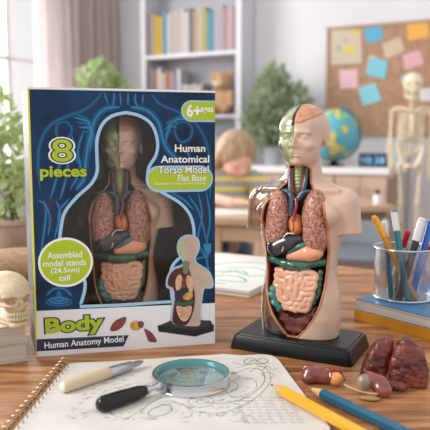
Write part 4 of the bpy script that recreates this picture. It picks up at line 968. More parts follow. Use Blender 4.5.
mb.build('window_frame', M_trimw, wn)
mb = MB(); mb.box(-6.4, -6, wb0, wb1, wz0, wz1, WM); mb.build('window_pane', clear('window_glass', (.98, .98, .98), .03, 1.8, .25, .02), wn)
mb = MB(); mb.box(-4, 6, wb0-4, wb1+4, wz0-3, wz0, WM); mb.build('window_sill', M_trimw, wn)
# curtains -----------------------------------------------------------------
def curtain(name, label, b0, b1, m, folds, a0=9, amp=4.5, seed=1):
    rr = random.Random(seed); n = folds*10; mb = MB(); rings = []
    ph = [rr.uniform(-.5, .5) for _ in range(folds+2)]
    for z in (4, 80, 160, 261):
        ring = []
        for i in range(n+1):
            t = i/n; f_ = t*folds; k = int(f_); w = amp*(1+.4*ph[k])*(1-.15*z/262)
            ring.append((a0+w*math.sin(2*PI*f_)+1.5*math.sin(5*t+z*.01), b0+(b1-b0)*t+1.2*math.cos(2*PI*f_*.5+z*.004), z))
        ring += [(x-.35, y, z) for x, y, z in ring[::-1]]
        rings.append(ring)
    mb.loft(rings, WM); o = mb.build(name, m, None, True); return tag(o, label, 'curtain')
def cloth(name, c, t):
    m_ = bpy.data.materials.new(name); m_.use_nodes = True; nt = m_.node_tree; b_ = nt.nodes['Principled BSDF']; b_.inputs['Base Color'].default_value = (*c, 1); b_.inputs['Roughness'].default_value = .9
    tr = nt.nodes.new('ShaderNodeBsdfTranslucent'); tr.inputs[0].default_value = (*c, 1); mx = nt.nodes.new('ShaderNodeMixShader'); mx.inputs[0].default_value = t
    nt.links.new(b_.outputs[0], mx.inputs[1]); nt.links.new(tr.outputs[0], mx.inputs[2]); nt.links.new(mx.outputs[0], nt.nodes['Material Output'].inputs[0]); return m_
cb = lambda u: LQ(u, 60, 9)[0]
curtain('sheer_curtain', 'sheer white curtain hanging over the right part of the window', cb(76)+2, cb(38), cloth('sheer_cloth', srgb(250, 244, 244), .7), 6, amp=3, seed=2)
curtain('curtain', 'taupe-pink drape hanging between the window and the corner', cb(113), cb(70), cloth('taupe_cloth', srgb(236, 225, 221), .6), 6, amp=5, seed=4)
mb = MB(); mb.tube([W(9, 2, 263), W(9, wb1, 263)], 1.3, 12); tag(mb.build('curtain_rod', M_silver, None, True), 'metal curtain rod running above the window', 'curtain rod')
# bookcase -------------------------------------------------------------------
BF = 26.0
xa0, xa1 = WQ(141, 60, BF)[0], WQ(241, 60, BF)[0]; zs1 = WQ(190, 53, BF)[1]; zs2 = WQ(190, 115, BF)[1]
M_case = mat('white_bookcase', srgb(208, 208, 216), .5); M_caseb = mat('bookcase_back', srgb(176, 180, 188), .7)
bkc = Wt('bookcase', 'tall white open bookcase standing against the back wall', 'bookcase', xa0, 0, 0); bw = xa1-xa0; pth_ = 4.2
for nm, x0, x1 in (('side_panel', 0, pth_), ('side_panel', bw-pth_, bw)): mb = MB(); mb.box(x0, x1, -BF, -1.6, 0, 235); mb.build(nm, M_case, bkc)
mb = MB(); mb.box(pth_, bw-pth_, -3, -1.8, 0, 235); mb.build('back_panel', M_caseb, bkc)
gap = zs1-zs2; shz = [zs2-gap, zs2, zs1, 231]
for z in shz+[6]: mb = MB(); mb.box(pth_, bw-pth_, -BF, -3, z-2.6, z); mb.build('shelf', M_case, bkc)
def simple_book(label, a, z, w, h, d, c, group, lean=0.0, flat=False, bmat_=None):
    o = Wt('shelf_book', label, 'book', xa0+a, BF-2.0, z, 0, group)
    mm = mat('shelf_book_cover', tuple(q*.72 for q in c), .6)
    mb = MB(); mb.box(0, w, 0, .25, 0, h); mb.box(0, .25, 0, d, 0, h); mb.box(w-.25, w, 0, d, 0, h); mb.build('cover', mm, o)
    mb = MB(); mb.box(.27, w-.27, .27, d-.4, .3, h-.3); mb.build('pages', M_pageW, o)
    o.rotation_euler = (0, lean, o.rotation_euler.z); return o
names_ = {'g': ('grey', srgb(150, 146, 148)), 't': ('tan', srgb(190, 164, 140)), 'y': ('yellow', srgb(214, 180, 50)), 'b': ('sky blue', srgb(80, 150, 188)), 'w': ('white', srgb(214, 210, 212)), 'p': ('pale pink', srgb(206, 186, 188)), 'l': ('light grey', srgb(186, 184, 190)), 'n': ('green', srgb(120, 168, 150)), 'o': ('mustard', srgb(196, 176, 110)), 'r': ('brick red', srgb(170, 112, 96)), 's': ('slate blue', srgb(110, 130, 156)), 'd': ('dark grey', srgb(110, 108, 116)), 'k': ('dusty rose', srgb(188, 150, 152)), 'e': ('beige', srgb(204, 192, 172))}
def row(seq, a0, a1, z, hmax, shelf, group, seed):
    rr = random.Random(seed); ws = [rr.uniform(.8, 1.3) for _ in seq]; s_ = sum(ws); a = a0; seen = {}; tot = {c: seq.count(c) for c in seq}
    ords = ['first', 'second', 'third', 'fourth', 'fifth', 'sixth', 'seventh']
    for c, w in zip(seq, ws):
        w = w/s_*(a1-a0); seen[c] = seen.get(c, 0)+1
        lab = (f"{names_[c][0]} book, the only one of that colour {shelf}" if tot[c] == 1 else f"{names_[c][0]} book, {ords[seen[c]-1]} {names_[c][0]} from left {shelf}")
        simple_book(lab, a, z+.05, w*.93, hmax*rr.uniform(.86, 1.0), 17, names_[c][1], group); a += w
hb = WQ(165, 8, BF)[1]-zs1
row('gtyybwlepwwdteonbllkpk', pth_+1.2, bw-pth_-1, zs1, hb*.97, 'on the upper shelf', 'books on the upper shelf', 3)
h2 = (WQ(165, 64, BF)[1]-zs2)
row('grwerksw', pth_+2, bw*.40, zs2, h2*.95, 'on the lower shelf', 'books at the left of the lower shelf', 5)
row('wlewl', bw*.42, bw*.62, zs2, h2*.62, 'beside the bear', 'short books beside the teddy bear', 6)
row('lwgplwelwgl', pth_+2, bw-pth_-2, shz[0], h2*.8, 'on the bottom visible shelf', 'books below the bear', 8)
# teddy bear -----------------------------------------------------------------
ba, bz = WQ(221, 80, BF-8); M_bear = mat('bear_fur', srgb(190, 154, 122), .95, col2=srgb(172, 134, 102), nscale=60, bump=1); M_bears = mat('bear_muzzle', srgb(228, 206, 180), .95)
br_ = Wt('teddy_bear', 'light brown teddy bear sitting on the lower shelf of the bookcase', 'teddy bear', ba+1, BF-10, zs2)
k_ = (WQ(221, 66, BF-8)[1]-zs2)/27.5
def f_bear(X, Y, Z):
    X, Y, Z = X/k_, Y/k_, Z/k_
    d = el(X, Y, Z, (0, 0, 7), (6, 5, 7.5)); d = su(d, el(X, Y, Z, (-.5, -1, 19), (6.2, 5.5, 5.6)), 1.5)
    for s in (-1, 1):
        d = su(d, el(X, Y, Z, (-.5+s*5, -.3, 23), (2.3, 1.4, 2.3)), .6); d = su(d, cap(X, Y, Z, (s*5, -1, 12), (s*6.5, -5, 5), 2.2, 2.0), .8); d = su(d, cap(X, Y, Z, (s*3, -2, 2.8), (s*5, -9, 2.8), 2.8, 2.6), .8)
    return np.maximum(d, -Z)*k_
sdf('bear_body', f_bear, (-10*k_, -13*k_, -.2), (10*k_, 6*k_, 28*k_), .55, M_bear, br_)
mb = MB(); mb.ell((-.8*k_, -6*k_, 17.8*k_), (2.9*k_, 2.2*k_, 2.3*k_)); mb.build('muzzle', M_bears, br_, True)
mb = MB(); mb.ell((-.8*k_, -8.1*k_, 18.8*k_), (.9*k_, .5*k_, .7*k_)); mb.build('nose', M_dk, br_, True)
for s in (-1, 1): mb = MB(); mb.ell(((-.5+s*2.6)*k_, -5.6*k_, 20.6*k_), (.6*k_, .5*k_, .6*k_)); mb.build('eye', M_dk, br_, True)
# cork board -----------------------------------------------------------------
M_cork = mat('cork', srgb(184, 148, 122), .9, col2=srgb(162, 126, 100), nscale=40); M_corkf = mat('cork_frame', srgb(176, 146, 120), .6)
ca0, cz1 = WQ(327, 27.5, 2); ca1 = WQ(470, 20, 2)[0]; cz0 = WQ(327, 136, 2)[1]
cb_ = Wt('cork_board', 'large framed cork pinboard hanging on the back wall', 'pinboard', ca0, 0, 0)
mb = MB(); mb.box(0, ca1-ca0, -1.6, -.1, cz0, cz1); mb.build('cork_panel', M_cork, cb_)
mb = MB(); wd = 2.0
for q in ((0, ca1-ca0, cz1-wd, cz1), (0, ca1-ca0, cz0, cz0+wd), (0, wd, cz0, cz1), (ca1-ca0-wd, ca1-ca0, cz0, cz1)): mb.box(q[0], q[1], -2.4, -.1, q[2], q[3])
mb.build('frame', M_corkf, cb_)
def note(name, label, px, c, c2=None, b=1.75):
    qs = [WQ(*p, b) for p in px]; mb = MB(); f_ = [W(a, b+.12) for a, z in qs]; g_ = [W(a, b) for a, z in qs]
    mb.loft([[(p.x, p.y, qs[i][1]) for i, p in enumerate(g_)], [(p.x, p.y, qs[i][1]) for i, p in enumerate(f_)]])
    o = mb.build(name, mat('note_paper', c, .8, col2=c2, nscale=30) if c2 else mat('note_paper', c, .8)); return tag(o, label, 'paper note', 'notes on the cork board')
note('pinned_map', 'large cream sheet with coloured marks at the left of the pinboard', [(331, 30), (361, 29), (362, 63), (331, 65)], srgb(200, 188, 166))
q0 = [(343, 46), (355, 45), (355, 53), (343, 54)]
for nm_, px_, c_ in (('map_patch', [(343, 47), (355, 45), (356, 53), (344, 54)], srgb(214, 196, 106)), ('map_patch', [(353, 31), (360, 30), (359, 35), (354, 34)], srgb(222, 192, 84)), ('map_patch', [(336, 46), (341, 45), (341, 51), (336, 51)], srgb(164, 170, 176)), ('map_patch', [(343, 38), (349, 37), (349, 41), (343, 42)], srgb(176, 176, 172))):
    o = note(nm_, '', px_, c_, b=1.95); par = [x for x in C.objects if x.name == 'pinned_map'][0]; o.parent = par
    for k in ('label', 'category', 'group'):
        if k in o: del o[k]
note('sticky_note', 'upper blue note beside the cream sheet', [(364, 29), (381, 25), (384, 39), (367, 44)], srgb(96, 172, 208))
note('sticky_note', 'orange note at the top right of the pinboard', [(407, 24), (428, 21.5), (429, 37), (408, 41)], srgb(232, 176, 84))
note('sticky_note', 'beige note tilted in the middle of the pinboard', [(382, 44), (400, 37), (405, 51), (386, 59)], srgb(204, 184, 160))
note('sticky_note', 'pink note near the head of the skeleton', [(402, 55), (420, 50), (424, 64), (405, 70)], srgb(222, 172, 180))
note('sticky_note', 'beige note mostly behind the middle blue note', [(369, 55), (377, 56), (371, 74), (366, 72)], srgb(206, 186, 162), b=1.72)
note('sticky_note', 'middle blue note on the pinboard', [(370, 57), (388, 61), (385, 79), (366, 75)], srgb(128, 196, 216), b=1.95)
note('sticky_note', 'pink note at the lower left of the pinboard', [(339, 70), (357, 69), (358, 88), (340, 89)], srgb(230, 186, 194))
note('sticky_note', 'lowest blue note on the pinboard', [(358, 88), (375, 83), (382, 100), (363, 106)], srgb(140, 204, 220))
note('pinned_card', 'small white card pinned right of the skeleton head', [(420, 89), (440, 87), (440, 101), (420, 101)], srgb(222, 220, 222))
note('pinned_card', 'small grey-blue card pinned left of the skeleton head', [(401, 75), (408, 74), (408, 82), (401, 83)], srgb(160, 178, 184))
# counter --------------------------------------------------------------------
KB = 48.0; ka0 = WQ(238, 165, KB)[0]; ka1 = WQ(388, 165, KB)[0]; kz = WQ(320, 166.8, KB)[1]; kzb = WQ(320, 173.5, KB)[1]
M_cab = mat('pale_wood_cabinet', srgb(206, 176, 156), .55, col2=srgb(196, 164, 142), nscale=3, vec=(1, 1, 6)); M_cabside = mat('cabinet_side', srgb(178, 150, 130), .6)
kt = Wt('counter_top', 'white worktop along the back wall carrying the globe and clock', 'worktop', ka0, 0, 0)
mb = MB(); mb.box(-1, ka1-ka0+1, -KB-1.5, -1.6, kzb, kz); o = mb.build('worktop_slab', mat('white_worktop', srgb(236, 234, 236), .4), kt)
n_ = 3; cw = (ka1-ka0)/n_
for i in range(n_):
    lab = ['pale wooden cabinet at the left end under the white worktop', 'pale wooden cabinet in the middle under the white worktop', 'pale wooden cabinet at the right end under the white worktop'][i]
    cbn = Wt('base_cabinet', lab, 'cabinet', ka0+i*cw, 0, 0, group='cabinets under the worktop')
    mb = MB(); mb.box(.1, cw-.1, -KB+2, -1.6, 0, kzb-.1); mb.build('body', M_cabside, cbn)
    for j in range(2):
        x0 = .6+j*(cw-.6)/2; mb = MB(); mb.box(x0, x0+(cw-1.2)/2-.3, -KB, -KB+2, 5, kzb-1); d_ = mb.build('door', M_cab, cbn)
        hx = x0+((cw-1.2)/2-3 if j == 0 else 2.2); mb = MB(); mb.tube([(hx, -KB-1.6, kzb-18), (hx, -KB-1.6, kzb-8)], .4, 8); mb.tube([(hx, -KB, kzb-17), (hx, -KB-1.6, kzb-17)], .3, 6); mb.tube([(hx, -KB, kzb-9), (hx, -KB-1.6, kzb-9)], .3, 6); mb.build('handle', M_silver, d_, True)
# globe ----------------------------------------------------------------------
ga, gz = WQ(334.5, 134, KB-9); gR = (WQ(361, 132, KB-9)[0]-WQ(309, 132, KB-9)[0])/2*.94
gm_ = bpy.data.materials.new('globe_map'); gm_.use_nodes = True; nt = gm_.node_tree; b_ = nt.nodes['Principled BSDF']; b_.inputs['Roughness'].default_value = .3
tc = nt.nodes.new('ShaderNodeTexCoord'); n1 = nt.nodes.new('ShaderNodeTexNoise'); n1.inputs['Scale'].default_value = 9; n1.inputs['Detail'].default_value = 4; cr = nt.nodes.new('ShaderNodeValToRGB')
e = cr.color_ramp.elements; e[0].position = .5; e[0].color = (*srgb(84, 170, 186), 1); e[1].position = .7; e[1].color = (*srgb(216, 190, 140), 1); x = e.new(.535); x.color = (*srgb(120, 180, 130), 1); x = e.new(.57); x.color = (*srgb(222, 200, 110), 1); x = e.new(.4); x.color = (*srgb(96, 182, 202), 1); cr.color_ramp.interpolation = 'LINEAR'
nt.links.new(tc.outputs['Object'], n1.inputs['Vector']); nt.links.new(n1.outputs['Fac'], cr.inputs[0]); nt.links.new(cr.outputs[0], b_.inputs['Base Color'])
gb_ = Wt('desk_globe', 'blue desk globe on a dark stand on the white worktop', 'globe', ga, KB-9, kz)
gh = gz-kz
mb = MB(); mb.ell((0, 0, gh), (gR, gR, gR), n=48, m=32); mb.build('globe_ball', gm_, gb_, True)
mb = MB(); mb.tube([((gR+1.2)*math.sin(t), 0, gh-(gR+1.2)*math.cos(t)) for t in [(-.6+i*.13) for i in range(28)]], .7, 8); mb.build('meridian_arc', M_tealp, gb_, True)
mb = MB(); mb.lathe([(7.5, 0), (7.5, .8), (5, 1.6), (1.6, 2.6), (1.3, gh-gR-2.5), (4.5, gh-gR-1.4), (4.5, gh-gR-.6)], 28); mb.build('stand', M_blackpl, gb_, True)
# clock ----------------------------------------------------------------------
k0, kz0 = WQ(358.5, 168, KB-6); k1, kz1 = WQ(388.5, 155.5, KB-6)
ck = Wt('digital_clock', 'black digital clock showing 10:38 on the right end of the worktop', 'clock', k0, KB-6, kz)
cwid = k1-k0; chgt = 9.0
mb = MB(); mb.box(0, cwid, 0, 6, 0, chgt, b=.5); mb.build('case', M_blackpl, ck)
link('digits', text_mesh('10:38', -.08, (cwid*.12, chgt*.24, cwid*.88, chgt*.78), .0), mat('clock_digits', srgb(120, 180, 230), .4, emit=srgb(130, 196, 255), estr=.55), ck, False)
# right side table, bottle, chair, desk ---------------------------------------
M_deskw = mat('desk_wood', srgb(196, 162, 132), .5, col2=srgb(182, 146, 116), nscale=5, vec=(1, 8, 1)); M_deskd = mat('desk_panel', srgb(150, 124, 102), .6)
p = Q(366, 207, 300); dz = p.z; rt = thing('student_desk', 'brown desk at the right in front of the worktop cabinets', 'desk', (p.x-26, p.y+4, 0), math.radians(4))
mb = MB(); mb.box(0, 42, -2, 52, dz-3, dz); mb.build('desktop', M_deskw, rt, bevel=.3); mb = MB(); mb.box(2, 40, 6, 48, 10, dz-3.1); mb.build('drawer_unit', M_deskd, rt)
for x_ in (4, 38):
    for y_ in (4, 48): mb = MB(); mb.box(x_-1.5, x_+1.5, y_-1.5, y_+1.5, 0, 10.2); mb.build('leg', M_deskd, rt)
pb2 = Q(377, 205, 312); bt = thing('small_bottle', 'small white bottle with a dark cap standing on the brown desk at the right', 'bottle', (pb2.x, pb2.y, dz))
mb = MB(); mb.lathe([(1.6, 0), (1.9, .3), (1.9, 4), (1.2, 5.2), (1.0, 5.4)], 20); mb.build('bottle_body', M_w, bt, True); mb = MB(); mb.lathe([(1.2, 5.4), (1.2, 7.2), (.9, 7.5)], 16); mb.build('bottle_cap', M_dk, bt, True)
# chair between torso and cup
p = Q(351, 262, 205); M_ch = mat('grey_blue_plastic', srgb(148, 154, 162), .5); M_chd = mat('slate_plastic', srgb(112, 120, 132), .5)
chr_ = thing('school_chair', 'grey-blue plastic school chair seen beneath the shoulder of the torso', 'chair', (p.x, p.y+22, 0), math.radians(-20))
sz = p.z+1
def curved(mb, w, h0, h1, y, bow, th=1.2, n=10):
    mb.loft([[(w*(i/n-.5)*2, y+bow*(1-((i/n-.5)*2)**2), z) for i in range(n+1)]+[(w*(i/n-.5)*2, y+th+bow*(1-((i/n-.5)*2)**2), z) for i in range(n, -1, -1)] for z in (h0, h1)])
mb = MB(); curved(mb, 17, Q(351, 252, 225).z, Q(351, 226, 225).z, 14, 3); mb.build('backrest', M_ch, chr_, True)
mb = MB(); mb.box(-18, 18, -18, 16, sz-2, sz, b=.9); mb.build('seat', M_chd, chr_, True)
for sx in (-1, 1):
    mb = MB(); mb.tube(smooth_path([(sx*15, 18, sz-2), (sx*15.2, 20, sz+8), (sx*14.5, 17, Q(351, 230, 225).z)]), 1.1, 8); mb.build('back_support', M_silver, chr_, True)
    for sy in (-15, 15): mb = MB(); mb.tube([(sx*16, sy, sz-2), (sx*18, sy*1.15, 0)], 1.1, 8); mb.build('leg', M_silver, chr_, True)
# child's desk ------------------------------------------------------------------
DZ = 70; p = Q(249, 220.5, 218); dk = thing('student_desk', 'light wooden desk with square legs where the child is drawing', 'desk', (p.x-4, p.y, 0), math.radians(-14))
mb = MB(); mb.box(-64, 18, 0, 40, DZ-2.4, DZ); mb.build('desktop', M_deskw, dk, bevel=.3)
mb = MB(); mb.box(-60, 14, 3, 5, DZ-8.5, DZ-2.5); mb.box(-60, 14, 35, 37, DZ-8.5, DZ-2.5); mb.build('apron', M_deskd if False else M_deskw, dk)
for x_ in (-60, -9, 13):
    for y_ in (3.5, 34): mb = MB(); mb.box(x_-1.6, x_+2, y_-1, y_+2.4, 0, DZ-2.5); mb.build('leg', M_deskw, dk)
def sheet(name, label, px, z, cat='paper', m_=None):
    qs = [T(u, v, z-TZ) for u, v in px]; mb = MB(); mb.loft([[(q.x, q.y, z+h_) for q in qs] for h_ in (.05, .25)]); return tag(mb.build(name, m_ or M_paper), label, cat)
sheet('drawing_paper', 'white sheet of drawing paper on the desk of the child', [(214, 216), (250, 214.5), (254, 208), (216, 207.5)], DZ)
# the child ---------------------------------------------------------------------
GY = 266.0; hc = Q(236.5, 156, GY); M_skin = mat('child_skin', srgb(232, 184, 160), .5, sss=.05); M_hair = mat('light_brown_hair', srgb(190, 160, 130), .6, col2=srgb(156, 124, 96), nscale=60, vec=(1, 1, .15), bump=.6)
gx, gz_ = hc.x, hc.z
kid = thing('person', 'child with light brown hair in a grey and yellow striped shirt drawing at the desk', 'person', (gx, GY, 0))
yw = math.radians(28); 
def hd_(X, Y, Z):      # head frame: turned to the right and looking down
    x0, y0, z0 = X, Y, Z-gz_
    c_, s_ = math.cos(yw), math.sin(yw); x1 = x0*c_+y0*s_; y1 = -x0*s_+y0*c_
    a = math.radians(-30); y2 = y1*math.cos(a)-z0*math.sin(a); z2 = y1*math.sin(a)+z0*math.cos(a)
    return x1, y2, z2
def f_head(X, Y, Z):
    x, y, z = hd_(X, Y, Z)
    d = el(x, y, z, (0, .8, 1.5), (7.2, 8.2, 7.6)); d = su(d, el(x, y, z, (0, -2.6, -2.6), (5.9, 5.4, 6.2)), 1.5)
    for s in (-1, 1):
        d = ss(d, el(x, y, z, (s*2.7, -8.0, -.8), (1.5, 1.2, .9)), .6); d = su(d, el(x, y, z, (s*2.7, -6.2, -.9), (1.2, .9, .8)), .2)
        d = su(d, el(x, y, z, (s*3.4, -5.3, -3.6), (2.2, 2.0, 1.9)), .8); d = su(d, el(x, y, z, (s*7.0, .5, -1.2), (.8, 1.5, 2.0)), .3)
    d = su(d, el(x, y, z, (0, -8.3, -3.0), (.85, 1.1, .8)), .6); d = su(d, el(x, y, z, (0, -7.3, -5.4), (1.7, .8, .6)), .4); d = ss(d, cap(x, y, z, (-1.4, -8.1, -5.4), (1.4, -8.1, -5.4), .12), .15)
    return su(d, el(x, y, z, (0, -5.4, -7.6), (1.8, 1.5, 1.2)), .8)
lx = -7.5
SH_L, EL_L, WR_L, HA_L = (lx-9, 4, 82), (-24+10, -6, DZ+4.5), (-2.5, -17, DZ+3.0), (2.5, -18, DZ+3.2)
SH_R, EL_R, WR_R, HA_R = (lx+15, 2, 81), (16, -4, DZ+4.5), (12.5, -18, DZ+3.0), (9.5, -21, DZ+3.4)
def fingers(X, Y, Z, wr, ha, s):
    d = el(X, Y, Z, ((wr[0]+ha[0]*2)/3, (wr[1]+ha[1]*2)/3, ha[2]), (2.9, 2.6, 1.5)); hx, hy, hz = ha; dx = 1 if hx > wr[0] else -1
    for k in range(4):
        b0 = (hx+dx*(1.2), hy-2.2+k*1.25, hz+.2); b1 = (hx+dx*(3.0-.25*abs(k-1.5)), hy-2.5+k*1.25, hz+.1); b2 = (hx+dx*(3.5-.3*abs(k-1.5)), hy-2.6+k*1.25, hz-1.5)
        d = su(d, np.minimum(cap(X, Y, Z, b0, b1, .66, .6), cap(X, Y, Z, b1, b2, .6, .5)), .2)
    return su(d, cap(X, Y, Z, (hx-dx*.8, hy-2.2, hz), (hx+dx*1.8, hy-3.6, hz-.6), .75, .6), .3)
def f_kid(X, Y, Z):
    d = f_head(X, Y, Z); d = su(d, cap(X, Y, Z, (lx*.45, 3.5, gz_-7), (lx+2.5, 4.5, 80), 3.3, 3.5), 1.0)
    d = np.minimum(d, el(X, Y, Z, (lx+3, 5, 66), (9.8, 6.2, 16)))
    for sh, e_, wr, ha in ((SH_L, EL_L, WR_L, HA_L), (SH_R, EL_R, WR_R, HA_R)):
        d = su(d, su(cap(X, Y, Z, sh, e_, 3.2, 2.5), cap(X, Y, Z, e_, wr, 2.5, 1.9), .6), .5); d = su(d, fingers(X, Y, Z, wr, ha, 1), .5)
    for s in (-1, 1): d = su(d, cap(X, Y, Z, (lx+3+s*5, 6, 50), (lx+3+s*6, -20, 46), 5.5, 4.5), 1.0); d = su(d, cap(X, Y, Z, (lx+3+s*6, -20, 46), (lx+3+s*6, -16, 8), 4.2, 3.0), 1.0); d = su(d, cap(X, Y, Z, (lx+3+s*6, -16, 4), (lx+3+s*6, -24, 3), 3.0, 2.4), .8)
    return d
sdf('body', f_kid, (-26, -30, -.5), (22, 16, gz_+12), .55, M_skin, kid)
def f_shirt(X, Y, Z):
    d = el(X, Y, Z, (lx+3, 4.0, 68), (11.5, 8.2, 18)); d = su(d, cap(X, Y, Z, (lx-7, 3, 81.5), (lx+13, 2, 81.5), 4.3), 1.5)
    for sh, e_ in ((SH_L, EL_L), (SH_R, EL_R)):
        m_ = tuple(sh[i]*.45+e_[i]*.55 for i in range(3)); d = su(d, cap(X, Y, Z, sh, m_, 4.3, 3.9), .8)
    return np.maximum(np.maximum(d, Z-86.5), 48-Z)+.15*vnoise(X, Y, Z, .6, 3)
ms = bpy.data.materials.new('striped_shirt'); ms.use_nodes = True; nt = ms.node_tree; b_ = nt.nodes['Principled BSDF']; b_.inputs['Roughness'].default_value = .9
tc = nt.nodes.new('ShaderNodeTexCoord'); wv = nt.nodes.new('ShaderNodeTexWave'); wv.bands_direction = 'Z'; wv.inputs['Scale'].default_value = 7.5; wv.inputs['Distortion'].default_value = .6; cr = nt.nodes.new('ShaderNodeValToRGB'); cr.color_ramp.interpolation = 'CONSTANT'
e = cr.color_ramp.elements; e[0].position = 0; e[0].color = (*srgb(150, 148, 152), 1); e[1].position = .62; e[1].color = (*srgb(214, 196, 96), 1)
nt.links.new(tc.outputs['Object'], wv.inputs['Vector']); nt.links.new(wv.outputs['Fac'], cr.inputs[0]); nt.links.new(cr.outputs[0], b_.inputs['Base Color'])
sdf('shirt', f_shirt, (-26, -14, 46), (20, 16, 86), .55, ms, kid)
def f_trou(X, Y, Z):
    d = el(X, Y, Z, (lx+3, 5.5, 49), (11, 8, 6))
    for s in (-1, 1): d = su(d, cap(X, Y, Z, (lx+3+s*5, 6, 50), (lx+3+s*6, -20, 46), 6.3, 5.3), 1.0); d = su(d, cap(X, Y, Z, (lx+3+s*6, -20, 46), (lx+3+s*6, -16, 9), 5.0, 3.8), 1.0)
    return np.maximum(d, 8-Z)
sdf('trousers', f_trou, (-24, -28, 6), (14, 16, 58), .8, mat('denim', srgb(70, 90, 120), .9), kid)
def f_hair(X, Y, Z):
    x, y, z = hd_(X, Y, Z)
    d = el(x, y, z, (0, 1.6, 2.2), (8.5, 8.8, 8.6)); 
    for s in (-1, 1): d = su(d, cap(x, y, z, (s*7.0, 1.5, 1), (s*7.6, 2.5, -9), 2.2, 1.5), 1.2)
    d = su(d, el(x, y, z, (0, 6.5, -5), (6.5, 3.5, 7.5)), 1.5)
    d = d+.22*vnoise(x, y, z*.2, 2.4, 6)+.12*np.sin(x*4)
    d = ss(d, el(x, y, z, (.6, -8.2, -4.6), (5.2, 5.6, 7.0)), .5); return d
sdf('hair', f_hair, (-15, -14, gz_-14), (14, 16, gz_+13), .5, M_hair, kid)
def headpt(x, y, z):
    a = math.radians(-30); y1 = y*math.cos(a)+z*math.sin(a); z0 = -y*math.sin(a)+z*math.cos(a); c_, s_ = math.cos(yw), math.sin(yw); return (x*c_-y1*s_, x*s_+y1*c_, z0+gz_)
for s in (-1, 1):
    mb = MB(); mb.tube([headpt(s*2.7-1.2, -7.0, -1.4), headpt(s*2.7, -7.4, -1.7), headpt(s*2.7+1.2, -7.0, -1.4)], .22, 6); mb.build('eyelash', mat('lash', srgb(90, 60, 44), .7), kid, True)
mb = MB(); mb.tube([(gx+11.0, GY-24.5, DZ+.4), (gx+13.6, GY-22, DZ+13)], .42, 8); tag(mb.build('crayon', mat('crayon_blue', srgb(90, 120, 160), .5), None, True), 'slim blue crayon held in the right-hand fist of the child', 'crayon')
# child's chair
kc = thing('school_chair', 'pale wooden chair on which the child sits', 'chair', (gx+lx+3, GY+6, 0))
mb = MB(); mb.box(-15, 15, -14, 14, 41, 43.5, b=.8); mb.build('seat', M_deskw, kc, True); mb = MB(); curved(mb, 15, 56, 68, 13, 2); mb.build('backrest', M_deskw, kc, True)
for sx in (-1, 1):
    for sy in (-1, 1): mb = MB(); mb.tube([(sx*12.5, sy*12.5, 41), (sx*14, sy*14, 0)], 1.3, 8); mb.build('leg', M_deskw, kc, True)
    mb = MB(); mb.tube([(sx*12.5, 12.5, 43), (sx*12.5, 14.5, 66)], 1.1, 8); mb.build('back_post', M_deskw, kc, True)
# skeleton -----------------------------------------------------------------------
SY = 398.0; s0 = Q(413, 72, SY); stp = Q(413, 262, SY); Z0 = 20.0
M_sb = mat('skeleton_bone', srgb(244, 232, 208), .6, col2=srgb(226, 208, 178), nscale=30)
skl = thing('skeleton_model', 'pale anatomical skeleton on a stand in front of the pinboard at the right', 'skeleton', (s0.x, SY, 0), math.radians(-12))
def z_(v): return Q(413, v, SY).z
px = SY/F*1.0
zt, zch, zsh = z_(72), z_(101), z_(109)
ks = (zt-zch)/5.1
o = skull('skull', skl, M_sb, M_bonedk, ks, .35, (0, -1.5, zch), math.radians(4))
zp = z_(156); zr = z_(141)
mb = MB()
n = 22
for i in range(n):
    z = zp+1+(zch+3-zp-1)*i/(n-1); mb.lathe([(1.0, z-.9), (1.35, z-.6), (1.35, z+.6), (1.0, z+.9)], 12, Matrix.Translation((0, 2.2+1.2*math.sin(i/n*6), 0)))
    mb.tube([(0, 3+1.2*math.sin(i/n*6), z), (0, 5, z-.8)], .45, 6)
mb.build('spine', M_sb, skl, True)
W2 = 20.5*px*.62
for k in range(8):
    zz = zsh-1.5-k*(zsh-zr)/7.6; w = W2*(.52+.48*math.sin(min(1, (k+1.5)/5)*PI/2)); dpt = w*.62
    for s in (-1, 1):
        pts = []
        a1_ = PI*.97 if k < 6 else PI*(.97-.15*(k-5))
        for j in range(13):
            a = j/12*a1_; pts.append((s*w*math.sin(a)**.8*1.0 if a < PI else 0, 2.5+dpt*math.cos(a)*1.0-dpt*.35, zz-3.4*(a/PI)+.6*math.sin(a)))
        mb = MB(); mb.tube(pts, .55, 6, flat=1.5); mb.build('rib', M_sb, skl, True)
mb = MB(); mb.tube([(0, -W2*.75, zsh-4), (0, -W2*.85, zsh-9), (0, -W2*.82, zsh-17)], [1.6, 1.1, .9], 8, flat=.5); mb.build('breastbone', M_sb, skl, True)
SWd = 18.5*px
